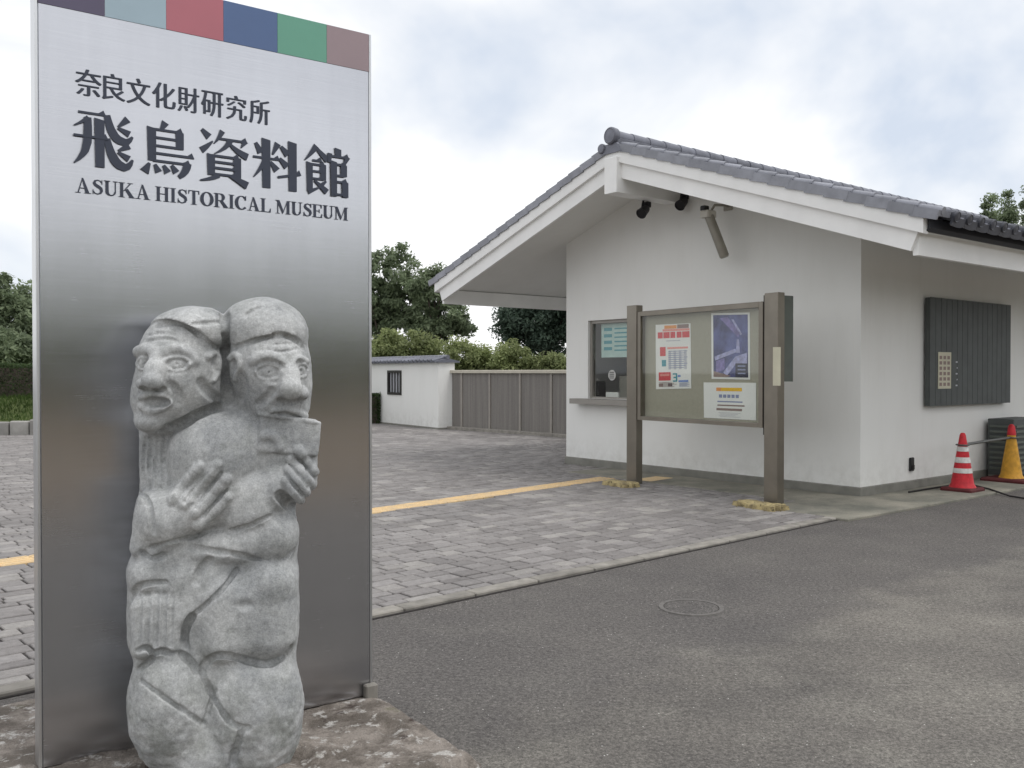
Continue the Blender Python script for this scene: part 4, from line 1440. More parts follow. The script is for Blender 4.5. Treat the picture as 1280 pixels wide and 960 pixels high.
F = np.stack([idx[:-1, :-1], idx[1:, :-1], idx[1:, 1:], idx[:-1, 1:]], -1).reshape(-1, 4)
# skirt down to the ground
ringi = np.concatenate([idx[:, 0], idx[-1, 1:], idx[-2::-1, -1], idx[0, -2:0:-1]])
low = V[ringi].copy(); low[:, 2] = -0.05
F2 = np.stack([ringi, np.roll(ringi, -1), np.roll(np.arange(len(ringi)), -1) + len(V), np.arange(len(ringi)) + len(V)], -1)
sme = np_mesh('sign_slab', np.vstack([V, low]), np.vstack([F, F2]), M['lichen'])
fix_normals(sme)
sme.polygons.foreach_set('use_smooth', [True] * len(sme.polygons))
so = link('sign_slab', sme, origin=SLF(0, 0, 0))
tag(so, 'low lichen-stained stone slab under the museum sign', 'stone slab')

# ------------------------------------------------------------------ carved stone couple
STY = 3.52
SM = at_depth(275, 465, STY)
fdir = CAMP[:2] - SM[:2]; fdir /= np.linalg.norm(fdir)
FX = np.array([-fdir[1], fdir[0], 0.0]); FY = np.array([fdir[0], fdir[1], 0.0])      # right, towards the camera
if FX[0] < 0: FX = -FX
PXM = 1.0 / (1150.0 / (STY * 1.03))


class Sculpt:
    def __init__(s, h):
        s.h = h
        s.x = np.arange(-0.46, 0.46, h, dtype=np.float32)
        s.y = np.arange(-0.32, 0.40, h, dtype=np.float32)
        s.z = np.arange(0.02, 1.92, h, dtype=np.float32)
        s.F = np.full((len(s.x), len(s.y), len(s.z)), 1.0, np.float32)

    def P(s, a, b, c):
        """pixel (a, b) at c px-units towards the camera from the mid plane -> local metres"""
        d = ray(a, b)
        k = np.dot(SM + FY * (c * PXM) - CAMP, FY) / np.dot(d, FY)
        p = CAMP + d * k - SM
        return np.array([np.dot(p, FX), c * PXM, (CAMP + d * k)[2]])

    def win(s, lo, hi):
        sl = []
        for ax, l, u in zip((s.x, s.y, s.z), lo, hi):
            i0 = max(0, int((l - ax[0]) / s.h)); i1 = min(len(ax), int((u - ax[0]) / s.h) + 2)
            sl.append(slice(i0, max(i0 + 1, i1)))
        return sl

    def app(s, sl, d, k, sub=False):
        f = s.F[sl[0], sl[1], sl[2]]
        if sub:
            f, d = -f, d
        hh = np.clip(0.5 + 0.5 * (d - f) / k, 0, 1)
        r = d * (1 - hh) + f * hh - k * hh * (1 - hh)
        s.F[sl[0], sl[1], sl[2]] = -r if sub else r

    def grid(s, sl):
        return s.x[sl[0]][:, None, None], s.y[sl[1]][None, :, None], s.z[sl[2]][None, None, :]

    def ell(s, a, b, c, ra, rb, rc, k=6, rot=0, sub=False, cut=None, local=None):
        p = s.P(a, b, c)
        r = np.array([ra, rc, rb]) * PXM
        k = k * PXM
        m = max(r[0], r[2]) if rot else 0
        ex = np.array([max(r[0], m), r[1], max(r[2], m)]) + k * 2 + 0.02
        sl = s.win(p - ex, p + ex)
        X, Y, Z = s.grid(sl)
        X, Y, Z = X - p[0], Y - p[1], Z - p[2]
        if rot:
            t = R(rot)
            X, Z = X * math.cos(t) + Z * math.sin(t), -X * math.sin(t) + Z * math.cos(t)
        k0 = np.sqrt((X / r[0]) ** 2 + (Y / r[1]) ** 2 + (Z / r[2]) ** 2) + 1e-6
        k1 = np.sqrt((X / r[0] ** 2) ** 2 + (Y / r[1] ** 2) ** 2 + (Z / r[2] ** 2) ** 2) + 1e-6
        d = k0 * (k0 - 1) / k1
        if cut is not None:                       # keep only what lies outside a cylinder (axis towards the camera)
            q = s.P(cut[0], cut[1], c)
            XX, _, ZZ = s.grid(sl)
            d = np.maximum(d, cut[2] * PXM - np.sqrt((XX - q[0]) ** 2 + (ZZ - q[2]) ** 2))
        s.app(sl, d, k, sub)

    def box(s, a0, a1, b0, b1, c0, c1, r=14, k=8, rot=0, sub=False):
        lo, hi = s.P(a0, b1, (c0 + c1) / 2), s.P(a1, b0, (c0 + c1) / 2)
        ctr = (lo + hi) / 2
        half = np.array([abs(hi[0] - lo[0]) / 2, abs(c1 - c0) / 2 * PXM, abs(hi[2] - lo[2]) / 2])
        rr = r * PXM
        k = k * PXM
        ex = half * (1.3 if rot else 1) + k * 2 + 0.02
        sl = s.win(ctr - ex, ctr + ex)
        X, Y, Z = s.grid(sl)
        X, Y, Z = X - ctr[0], Y - ctr[1], Z - ctr[2]
        if rot:
            t = R(rot)
            X, Z = X * math.cos(t) + Z * math.sin(t), -X * math.sin(t) + Z * math.cos(t)
        qx, qy, qz = np.abs(X) - half[0] + rr, np.abs(Y) - half[1] + rr, np.abs(Z) - half[2] + rr
        d = np.sqrt(np.maximum(qx, 0) ** 2 + np.maximum(qy, 0) ** 2 + np.maximum(qz, 0) ** 2) + np.minimum(np.maximum(qx, np.maximum(qy, qz)), 0) - rr
        s.app(sl, d, k, sub)

    def chain(s, pts, rs, k, sub=False):
        """capsules through local points"""
        k = k * PXM
        for (p, r0), (q, r1) in zip(zip(pts[:-1], rs[:-1]), zip(pts[1:], rs[1:])):
            r = max(r0, r1) + 2 * k + 0.012
            sl = s.win(np.minimum(p, q) - r, np.maximum(p, q) + r)
            X, Y, Z = s.grid(sl)
            ba = q - p
            L2 = float(np.dot(ba, ba)) + 1e-12
            h = np.clip(((X - p[0]) * ba[0] + (Y - p[1]) * ba[1] + (Z - p[2]) * ba[2]) / L2, 0, 1)
            d = np.sqrt((X - p[0] - ba[0] * h) ** 2 + (Y - p[1] - ba[1] * h) ** 2 + (Z - p[2] - ba[2] * h) ** 2) - (r0 + (r1 - r0) * h)
            s.app(sl, d, k, sub)

    def surf(s, a, b):
        for c in np.arange(118, -95, -0.8):
            p = s.P(a, b, c)
            i = int(round((p[0] - s.x[0]) / s.h)); j = int(round((p[1] - s.y[0]) / s.h)); l = int(round((p[2] - s.z[0]) / s.h))
            if 0 <= i < len(s.x) and 0 <= j < len(s.y) and 0 <= l < len(s.z) and s.F[i, j, l] < 0:
                return c
        return None

    def resample(s, pts, step=4.0):
        out = [pts[0]]
        for p, q in zip(pts[:-1], pts[1:]):
            n = max(1, int(math.hypot(q[0] - p[0], q[1] - p[1]) / step))
            out += [(p[0] + (q[0] - p[0]) * i / n, p[1] + (q[1] - p[1]) * i / n) for i in range(1, n + 1)]
        return out

    def smooth_line(s, pts):
        for _ in range(2):
            o = [pts[0]]
            for p, q in zip(pts[:-1], pts[1:]):
                o += [(p[0] * .75 + q[0] * .25, p[1] * .75 + q[1] * .25), (p[0] * .25 + q[0] * .75, p[1] * .25 + q[1] * .75)]
            pts = o + [pts[-1]]
        return pts

    def carve(s, pts, r=3.0, depth=3.0, k=2.0, taper=True):
        pts = s.resample(s.smooth_line(pts) if len(pts) > 2 else pts)
        cs = [s.surf(*p) for p in pts]
        n = len(pts)
        passes = max(1, int(math.ceil(depth / (0.9 * r))))
        for j in range(passes):
            L, Rr = [], []
            for i, (p, c) in enumerate(zip(pts, cs)):
                if c is None: continue
                w = min(1.0, 0.45 + 1.6 * min(i, n - 1 - i) / n) if taper else 1.0
                L.append(s.P(p[0], p[1], c + r - depth * w * (j + 1) / passes)); Rr.append(r * PXM * (0.75 + 0.25 * w) * (1.25 - 0.25 * (j + 1) / passes if passes > 1 else 1))
            if len(L) > 1: s.chain(L, Rr, k, True)

    def ridge(s, pts, r=4.0, height=3.0, k=3.0, r_end=None):
        pts = s.resample(s.smooth_line(pts) if len(pts) > 2 else pts)
        L, Rr = [], []
        n = len(pts)
        for i, p in enumerate(pts):
            c = s.surf(*p)
            if c is None: continue
            q = r if r_end is None else r + (r_end - r) * i / max(1, n - 1)
            L.append(s.P(p[0], p[1], c - q + height)); Rr.append(q * PXM)
        if len(L) > 1: s.chain(L, Rr, k)

    def dot(s, a, b, ra, rb, h, k=2.0, sub=False, rot=0, rc=None):
        """ellipsoid riding on (or pressed into) the present surface"""
        c = s.surf(a, b)
        if c is None: return
        rc = rc or min(ra, rb)
        s.ell(a, b, c - rc + h if not sub else c + rc - h, ra, rb, rc, k, rot, sub)


def stone_noise(S, amp, cell, seed):
    rg = np.random.default_rng(seed)
    n = [int(len(ax) * S.h / cell) + 3 for ax in (S.x, S.y, S.z)]
    G = rg.random(n).astype(np.float32) - 0.5
    for axis, ax in enumerate((S.x, S.y, S.z)):
        u = (ax - ax[0]) / cell
        i = u.astype(int); f = (u - i).astype(np.float32)
        f = f * f * (3 - 2 * f)
        sh = [1, 1, 1]; sh[axis] = len(ax)
        f = f.reshape(sh)
        G = np.take(G, i, axis) * (1 - f) + np.take(G, i + 1, axis) * f
    S.F += G * amp


def surface_nets(F, o, h):
    sgn = F < 0
    c = sgn[:-1, :-1, :-1].astype(np.int8)
    for dx in (0, 1):
        for dy in (0, 1):
            for dz in (0, 1):
                if dx + dy + dz:
                    c += sgn[dx:F.shape[0] - 1 + dx, dy:F.shape[1] - 1 + dy, dz:F.shape[2] - 1 + dz]
    I = np.argwhere((c > 0) & (c < 8))
    acc = np.zeros((len(I), 3)); cnt = np.zeros(len(I))
    for axis in range(3):
        oth = [q for q in range(3) if q != axis]
        for u in (0, 1):
            for v in (0, 1):
                d = np.zeros(3, int); d[oth[0]] = u; d[oth[1]] = v
                A = I + d; B = A.copy(); B[:, axis] += 1
                f0 = F[A[:, 0], A[:, 1], A[:, 2]]; f1 = F[B[:, 0], B[:, 1], B[:, 2]]
                x = (f0 < 0) != (f1 < 0)
                t = np.where(x, f0 / np.where(x, f0 - f1, 1), 0)
                p = A.astype(float); p[:, axis] += t
                acc[x] += p[x]; cnt[x] += 1
    V = acc / cnt[:, None] * h + o
    num = np.full((F.shape[0] - 1, F.shape[1] - 1, F.shape[2] - 1), -1, np.int32)
    num[I[:, 0], I[:, 1], I[:, 2]] = np.arange(len(I))
    Q = []
    for axis in range(3):
        o1, o2 = [(1, 2), (2, 0), (0, 1)][axis]
        lo = [slice(None)] * 3; hi = [slice(None)] * 3
        lo[axis] = slice(0, -1); hi[axis] = slice(1, None)
        X = np.argwhere(sgn[tuple(lo)] != sgn[tuple(hi)])
        ok = (X[:, o1] > 0) & (X[:, o2] > 0) & (X[:, o1] < F.shape[o1] - 1) & (X[:, o2] < F.shape[o2] - 1)
        X = X[ok]
        e1 = np.zeros(3, int); e1[o1] = 1
        e2 = np.zeros(3, int); e2[o2] = 1
        cs = [X - e1 - e2, X - e2, X, X - e1]
        q = np.stack([num[k[:, 0], k[:, 1], k[:, 2]] for k in cs], -1)
        flip = ~sgn[X[:, 0], X[:, 1], X[:, 2]]
        q[flip] = q[flip][:, ::-1]
        Q.append(q)
    return V, np.vstack(Q)


def stone_couple():
    S = Sculpt(0.0044)
    # core block, waisted between the carved storeys
    S.box(176, 240, 505, 705, -58, 28, 30, 10)
    S.ell(206, 602, 10, 16, 26, 34, 10)
    S.box(226, 369, 505, 712, -58, 42, 34, 10)
    S.box(172, 300, 622, 712, -58, 40, 30, 10)
    S.box(162, 369, 682, 822, -62, 48, 30, 12)
    S.box(190, 366, 800, 1010, -64, 46, 44, 12)
    S.box(205, 372, 420, 560, -58, 24, 40, 12)
    S.box(172, 367, 640, 870, -60, 56, 30, 14)
    S.box(262, 318, 430, 520, -50, 34, 20, 10)
    # ---------------- left head (turned to the left, mouth open)
    S.ell(226, 452, 22, 48, 58, 52, 6)
    S.ell(206, 496, 24, 37, 41, 46, 14)
    S.ell(222, 474, 30, 42, 50, 44, 12)
    S.ell(250, 488, 18, 28, 24, 42, 12)
    S.ell(237, 416, 23, 46, 31, 51, 5, rot=7, cut=(204, 478, 72))
    S.ell(261, 416, 22, 23, 29, 48, 4)
    S.carve([(196, 407), (215, 402), (232, 405), (250, 420), (268, 434), (279, 437)], 3.0, 3.77, 1.5)
    S.carve([(240, 405), (262, 403), (279, 402)], 2.0, 2.03, 1.5)
    # ---------------- right head (turned to the right, drinking)
    S.ell(334, 456, 22, 51, 62, 55, 8)
    S.ell(346, 500, 26, 40, 44, 46, 14)
    S.ell(348, 470, 34, 37, 44, 42, 12)
    S.ell(331, 417, 20, 52, 44, 55, 5, rot=-6, cut=(345, 490, 68))
    S.ell(312, 418, 12, 35, 40, 50, 5)
    S.carve([(293, 434), (310, 429), (330, 421), (352, 417), (370, 424), (382, 437)], 2.8, 4.35, 1.5)
    S.carve([(306, 395), (315, 388), (324, 384)], 2.5, 2.03, 2)
    S.carve([(283, 470), (283, 440), (280, 410), (281, 395)], 4, 7.25, 4, False)
    S.carve([(284, 500), (284, 470), (283, 440)], 5, 5.8, 4, False)
    # ---------------- bodies between the heads and the waist
    S.box(213, 326, 514, 668, -10, 72, 46, 3)                  # rounded upper arm and shoulder
    S.ell(270, 572, 32, 55, 57, 48, 6)
    S.box(318, 394, 528, 612, -10, 58, 8, 5)                   # the broad drinking vessel
    S.box(322, 397, 521, 566, 4, 64, 3, 2, rot=-7)
    S.ell(300, 560, 26, 40, 46, 40, 12)
    S.box(270, 342, 586, 664, 0, 74, 24, 4, rot=14)              # bowl held in front
    S.ell(346, 610, 40, 24, 32, 34, 6)
    # left neck with pleats
    for a_ in (180, 188, 196, 204):
        S.carve([(a_, 548), (a_ - 1, 580), (a_, 615)], 3, 4.35, 2)
    # sleeve, wrist and the left hand with its fingers
    S.box(169, 194, 612, 692, -20, 56, 11, 5, rot=-8)
    S.ell(210, 648, 44, 34, 33, 32, 8, rot=20)
    S.ell(238, 634, 48, 34, 30, 30, 8, rot=32)
    S.carve([(174, 616), (184, 622), (189, 640), (191, 668)], 2.6, 4.35, 1.5)
    fing = [[(218, 626), (233, 604), (250, 583)], [(232, 630), (251, 606), (271, 581)], [(243, 640), (263, 619), (282, 598)], [(248, 654), (268, 638), (285, 622)]]
    for p in fing:
        S.ridge(p, 8.2, 5.0, 1.4, 6.6)
    for p in ([(230, 628), (246, 606), (262, 584)], [(244, 634), (260, 613), (277, 591)], [(252, 647), (268, 629), (284, 611)]):
        S.carve(p, 2.2, 3.0, 1.0)
    # right hand gripping the vessel
    S.ell(368, 604, 46, 21, 27, 26, 4, rot=-25)
    rf = ([(373, 563), (384, 575), (393, 590)], [(363, 573), (376, 588), (388, 604)], [(359, 587), (371, 601), (383, 616)], [(357, 602), (366, 613), (376, 625)])
    for p in rf:
        S.ridge(p, 6.5, 5.5, 1.2, 5.6)
    for p, q in zip(rf[:-1], rf[1:]):
        S.carve([((u[0] + v[0]) / 2, (u[1] + v[1]) / 2) for u, v in zip(p, q)], 1.8, 3.0, 1.0)
    S.ridge([(328, 546), (336, 542), (345, 547), (350, 560)], 4, 3, 3)
    S.carve([(350, 620), (360, 628), (372, 640), (384, 636)], 6, 13.05, 3)
    # crease under the hand and bowl
    S.carve([(190, 684), (230, 672), (270, 667), (305, 660), (338, 645)], 2.64, 6.96, 2)
    # forearm roll
    S.ell(300, 678, 42, 64, 26, 28, 6, rot=10)
    S.ell(343, 668, 42, 29, 33, 30, 8)
    S.carve([(290, 692), (312, 697), (332, 702), (352, 702), (368, 688)], 2.64, 6.96, 2)
    S.carve([(238, 684), (262, 688), (285, 692)], 2.64, 2.9, 3)
    S.carve([(176, 690), (188, 700), (205, 694)], 2.64, 4.64, 3)
    # ---------------- lap, robe and legs
    S.box(206, 300, 690, 790, -10, 62, 24, 8)
    S.box(246, 371, 706, 828, -10, 74, 30, 5)
    S.ell(336, 724, 44, 34, 26, 32, 10)
    S.box(165, 226, 735, 816, -10, 64, 12, 5)
    S.ell(184, 716, 28, 23, 28, 36, 6)
    S.carve([(164, 752), (168, 738), (180, 729), (208, 728)], 2.64, 5.8, 2)
    for a_ in (174, 184, 195, 205, 214):
        S.carve([(a_ + 1, 742), (a_, 775), (a_ - 1, 808)], 2.0, 2.55, 2)
    S.carve([(172, 814), (184, 808), (192, 818), (202, 813), (214, 819), (228, 816)], 2.64, 6.96, 2)
    S.carve([(296, 712), (280, 735), (256, 757), (238, 772)], 2.24, 6.96, 1.6)
    S.carve([(240, 770), (230, 790), (233, 818)], 3.3, 11.6, 3)
    S.carve([(262, 700), (250, 712), (246, 728)], 3.3, 3.48, 4)
    S.dot(307, 757, 9, 5, 1.6, 5, True)
    S.ell(219, 878, 24, 53, 84, 52, 8)
    S.ell(316, 888, 26, 60, 92, 54, 8)
    S.ell(262, 940, 26, 60, 60, 44, 10)
    S.ell(318, 880, 44, 50, 60, 34, 12)
    S.carve([(250, 838), (262, 822), (280, 818), (305, 824), (330, 832), (352, 824), (364, 810)], 3.3, 9.28, 2)
    S.carve([(246, 838), (238, 826), (228, 818)], 3.3, 8.12, 3)
    S.carve([(176, 850), (200, 868), (228, 888), (254, 905)], 2.24, 5.22, 1.5)
    S.carve([(254, 905), (262, 884), (268, 862)], 2.0, 4.06, 1.5)
    S.carve([(252, 838), (262, 862), (276, 888), (292, 908), (312, 911)], 2.24, 5.8, 2)
    S.carve([(290, 955), (296, 930), (302, 914)], 2.64, 5.8, 3)
    S.carve([(172, 838), (184, 830), (190, 822)], 2.64, 4.64, 3)
    # ---------------- faces
    def eye(a, b, w, h, tilt=0):
        S.dot(a, b, w * 0.68, h * 0.8, 5.0, 2.5, True, tilt, rc=9)
        S.dot(a, b, w * 0.40, h * 0.44, 4.0, 0.8, False, tilt, rc=5)
        n = 18
        up = [(a + w * 0.56 * math.cos(t), b - h * 0.52 * math.sin(t)) for t in np.linspace(math.pi * 1.05, -0.05 * math.pi, n)]
        dn = [(a + w * 0.56 * math.cos(t), b + h * 0.52 * math.sin(t)) for t in np.linspace(math.pi, 0, n)]
        S.ridge(up, 2.0, 2.2, 0.8)
        S.ridge(dn, 1.8, 1.8, 0.8)
        S.dot(a, b, 2.2, 2.2, 2.0, 0.8, True)
    # left face
    S.ridge([(172, 440), (182, 436), (192, 441)], 5, 2.5, 4)
    S.ridge([(205, 441), (218, 434), (232, 438), (243, 452)], 5, 3.0, 4)
    eye(221, 455, 30, 17, 8)
    eye(181, 455, 17, 15, 0)
    S.chain([S.P(198, 440, 62), S.P(193, 462, 74), S.P(190, 476, 80)], [6 * PXM, 9 * PXM, 11.5 * PXM], 6)
    S.ell(179, 480, 66, 8, 7, 9, 3)
    S.ell(204, 480, 66, 8, 7, 9, 3)
    S.carve([(178, 486), (191, 489), (205, 487)], 2.6, 3, 2)
    S.carve([(212, 480), (222, 490), (222, 505)], 4, 2.2, 4)
    S.carve([(182, 427), (200, 423), (218, 424), (234, 434)], 1.8, 1.4, 1.2)
    S.carve([(184, 419), (202, 415), (220, 418)], 1.8, 1.2, 1.2)
    S.ridge([(175, 497), (184, 493), (196, 493), (208, 497), (213, 503)], 3.0, 2.2, 2)
    S.ridge([(176, 508), (188, 514), (202, 512), (213, 504)], 3.4, 2.6, 2)
    S.dot(193, 503, 17, 6.5, 10, 1.6, True, rc=12)
    S.ell(190, 527, 40, 19, 13, 26, 9)
    S.carve([(200, 541), (225, 530), (246, 517), (272, 510)], 6, 13, 3)
    S.carve([(252, 478), (262, 492), (274, 500)], 4, 4, 4)
    S.ridge([(260, 446), (266, 440), (273, 446), (273, 462), (267, 476)], 3.6, 4.5, 1.5)
    S.dot(266, 455, 4, 9, 4, 2, True)
    # right face
    S.ridge([(316, 452), (328, 445), (342, 446), (351, 454)], 4.5, 2.6, 4)
    S.ridge([(366, 454), (374, 448), (383, 452)], 4, 2.4, 3)
    eye(336, 465, 30, 20, 0)
    eye(376, 463, 15, 17, 0)
    S.chain([S.P(361, 448, 60), S.P(363, 468, 74), S.P(364, 486, 82)], [6 * PXM, 9 * PXM, 13 * PXM], 6)
    S.ell(350, 492, 68, 9, 8, 10, 3)
    S.ell(378, 492, 66, 8, 8, 10, 3)
    S.carve([(348, 500), (363, 503), (380, 500)], 2.8, 3.2, 2)
    S.carve([(340, 488), (332, 500), (322, 506)], 4, 2.2, 4)
    S.carve([(334, 437), (350, 440), (366, 438), (374, 434)], 1.8, 1.4, 1.2)
    S.carve([(340, 431), (354, 430), (368, 429)], 1.8, 1.2, 1.2)
    S.ridge([(342, 514), (356, 511), (372, 515), (382, 520)], 3, 2.4, 2)
    S.carve([(340, 518), (356, 517), (376, 523)], 2.0, 3, 1.2)
    S.ridge([(324, 517), (350, 521), (375, 525), (395, 528)], 2.4, 1.8, 1.2)
    S.ridge([(288, 448), (294, 442), (300, 448), (301, 462), (295, 474)], 3.6, 4.0, 1.5)
    S.dot(293, 458, 4, 9, 4, 2, True)
    S.carve([(300, 466), (306, 482), (300, 500)], 4, 3, 4)
    # weathering
    stone_noise(S, 0.006, 0.07, 1)
    stone_noise(S, 0.0022, 0.016, 2)
    low = np.clip((0.55 - S.z) / 0.4, 0, 1)[None, None, :]
    F0 = S.F.copy()
    stone_noise(S, 0.008, 0.022, 3)
    S.F = F0 * (1 - low) + S.F * low
    S.F[:, :, :max(1, int((SLABZ - 0.012 - S.z[0]) / S.h))] = 1.0
    V, Q = surface_nets(S.F, np.array([S.x[0], S.y[0], S.z[0]]), S.h)
    W = np.outer(V[:, 0], FX) + np.outer(V[:, 1], FY)
    W[:, 2] = V[:, 2]
    me = np_mesh('stone_statue', W, Q, M['granite'])
    me.polygons.foreach_set('use_smooth', [True] * len(me.polygons))
    o = link('stone_statue', me)
    o.location = (SM[0], SM[1], 0)
    tag(o, 'grey carved stone statue of an embracing pair standing before the steel sign', 'statue')
    return o


stone_couple()

# ------------------------------------------------------------------ far walls of the court
FA, FB = at(561, 537), at(726, 549)
fd = (FB - FA)[:2]; fl = float(np.linalg.norm(fd)); fd = fd / fl
FF = Frame(FA[:2], fd, (-fd[1], fd[0]))
fence = empty('boundary_wall', FF(fl / 2, 0, 0))
tag(fence, 'brown grey panelled boundary wall with pale cap between hut and ticket office', 'wall')
cuts = [0.0] + [FF.on_b(x, 500)[0] for x in (577.5, 612.5, 650.5, 689.5)]
cuts.append(cuts[-1] + (cuts[-1] - cuts[-2])); cuts.append(cuts[-1] + (cuts[-1] - cuts[-3]) / 2); cuts.append(cuts[-1] + 1.2)
for x0, x1 in zip(cuts[:-1], cuts[1:]):
    MB().bbox(FF, (x0 + 0.035, x1 - 0.035), (0.0, 0.14), (0.1, 1.52), 0.006).build('panel', M['fence'], fence)
for x in cuts:
    MB().bbox(FF, (x - 0.0345, x + 0.0345), (-0.03, 0.15), (0.02, 1.52), 0.006).build('joint_post', M['fence_post'], fence)
MB().bbox(FF, (-0.05, cuts[-1] + 0.1), (-0.07, 0.2), (1.521, 1.60), 0.01).build('cap', M['fence_cap'], fence)
MB().bbox(FF, (-0.05, cuts[-1] + 0.1), (-0.16, 0.16), (-0.02, 0.0995), 0.01).build('footing', M['kerb'], fence)

HA, HB = at(455, 528), at(548, 538)
hd = (HB - HA)[:2]; hl = float(np.linalg.norm(hd)); hd = hd / hl
HFr = Frame(HA[:2], hd, (-hd[1], hd[0]))
hut = empty('white_hut', HFr(hl / 2, 0.3, 0))
tag(hut, 'low white plastered hut with grey tile coping and a small barred window', 'hut')
hz = 1.80
hx0, hx1 = HFr.on_b(485, 480)[0], HFr.on_b(502, 480)[0]
wz1, wz0 = HFr.on_b(485, 463)[1], HFr.on_b(485, 493)[1]
hb = MB()
for (x0, x1, z0, z1) in ((-4, hx0, 0.07, hz), (hx1, hl, 0.07, hz), (hx0, hx1, 0.07, wz0), (hx0, hx1, wz1, hz)):
    hb.box(HFr, (x0, x1), (0, 0.5), (z0, z1))
hb.build('wall', M['plaster'], hut)
MB().bbox(HFr, (-4, hl + 0.02), (-0.02, 0.52), (-0.05, 0.07), 0.008).build('footing', M['plinth'], hut)
wf = MB()
for (x0, x1, z0, z1) in ((hx0, hx0 + 0.07, wz0, wz1), (hx1 - 0.07, hx1, wz0, wz1), (hx0 + 0.07, hx1 - 0.07, wz1 - 0.07, wz1), (hx0 + 0.07, hx1 - 0.07, wz0, wz0 + 0.07)):
    wf.box(HFr, (x0, x1), (-0.03, 0.06), (z0, z1))
wfo = wf.build('window', M['dark_frame'], hut)
MB().box(HFr, (hx0 + 0.07, hx1 - 0.07), (0.04, 0.05), (wz0 + 0.07, wz1 - 0.07)).build('pane', M['p_grey'], wfo)
for k in range(3):
    x = hx0 + 0.07 + (k + 1) * (hx1 - hx0 - 0.14) / 4
    MB().box(HFr, (x - 0.012, x + 0.012), (-0.01, 0.02), (wz0 + 0.07, wz1 - 0.07)).build('window_bar', M['dark_frame'], wfo)
cb = MB()
cb.prism([HFr(-4.05, y, z) for y, z in ((-0.12, hz), (-0.12, hz + 0.04), (0.25, hz + 0.12), (0.62, hz + 0.04), (0.62, hz))], HFr.ax * (hl + 4.12))
cb.build('coping', M['tile'], hut)
ct = MB()
ct.tube(HFr.by * -0.40 + np.array([0, 0, -0.085]), np.array([0, 0, 0.01]), 0.042, 0.04, 8)
ctm = ct.mesh('coping_tile', M['tile'], 40)
x = -4.0
while x < hl + 0.05:
    o = link('coping_tile', ctm, hut)
    o.location = tuple(HFr(x, 0.25, hz + 0.135))
    x += 0.22
MB().tube(HFr(-4.05, 0.25, hz + 0.15), HFr(hl + 0.08, 0.25, hz + 0.15), 0.06, n=10).build('coping_ridge', M['tile'], hut, 40)

# ------------------------------------------------------------------ vegetation
def leaves(centres, radii, per, size, seed, flat_=0.0):
    """leaf-sized quads in clumps -> vertex and face arrays"""
    rg = np.random.default_rng(seed)
    n = len(centres) * per
    c = np.repeat(np.asarray(centres, float), per, 0)
    r = np.repeat(np.asarray(radii, float), per)
    d = rg.normal(size=(n, 3)); d /= np.linalg.norm(d, axis=1)[:, None]
    c = c + d * (r * rg.random(n) ** 0.45)[:, None] * np.array([1, 1, 0.75])
    nrm = d * 0.7 + rg.normal(size=(n, 3)) * 0.6 + np.array([0, 0, 0.45])
    nrm /= np.linalg.norm(nrm, axis=1)[:, None]
    t = np.cross(nrm, rg.normal(size=(n, 3))); t /= np.linalg.norm(t, axis=1)[:, None]
    bt = np.cross(nrm, t)
    L = (size * (0.6 + 0.8 * rg.random(n)))[:, None]
    W = L * 0.42
    V = np.stack([c - t * L * 0.5, c + bt * W * 0.5 - nrm * L * 0.06, c + t * L * 0.5, c - bt * W * 0.5 - nrm * L * 0.06], 1).reshape(-1, 3)
    return V, np.arange(n * 4).reshape(-1, 4)


def clumps(blobs, n, seed, shell=0.55):
    rg = np.random.default_rng(seed)
    vol = np.array([b[3] * b[4] * b[5] for b in blobs]) ** 0.67
    pick = rg.choice(len(blobs), n, p=vol / vol.sum())
    B = np.array([b for b in blobs])[pick]
    d = rg.normal(size=(n, 3)); d /= np.linalg.norm(d, axis=1)[:, None]
    rad = shell + (1 - shell) * rg.random(n)
    return B[:, :3] + d * B[:, 3:6] * rad[:, None]


def tree(name, label, cat, base, blobs, n_cl, r_cl, per, size, m, seed, trunk_r=0.16, group=None, kind_trunk=True, shell=0.5):
    base = np.array(base, float)
    r = empty(name, base)
    tag(r, label, cat, group)
    C = clumps(blobs, n_cl, seed, shell)
    rg = np.random.default_rng(seed + 1)
    V, F = leaves(C, r_cl * (0.6 + 0.8 * rg.random(n_cl)), per, size, seed + 2)
    V[:, 2] = np.maximum(V[:, 2], base[2] + 0.02)
    link('crown', np_mesh('crown', V, F, M[m]), r)
    tm = MB()
    top = np.mean([b[:3] for b in blobs], 0)
    bend = np.array([rg.normal() * 0.15, rg.normal() * 0.15, 0])
    P = [base + np.array([0, 0, -0.1]), base * 0.6 + top * 0.4 + bend, base * 0.25 + top * 0.75 - bend * 0.5, top]
    tm.path(P, [trunk_r * 1.25, trunk_r * 0.85, trunk_r * 0.6, trunk_r * 0.3], 10)
    for j in rg.choice(n_cl, min(n_cl, 16), False):
        k = 0.3 + 0.5 * rg.random()
        q = base * (1 - k) + top * k
        mid = q * 0.5 + C[j] * 0.5 + np.array([0, 0, -0.15])
        tm.path([q, mid, C[j]], [trunk_r * 0.38, trunk_r * 0.22, trunk_r * 0.07], 6)
    tm.build('trunk', M['bark'], r, 60)
    return r


def pxblob(px, py, Y, rpx, rpy, ry):
    p = at_depth(px, py, Y)
    k = Y / FPX
    return (p[0], p[1], p[2], rpx * k, ry, rpy * k)


GA = 'trees and shrubs behind the court'
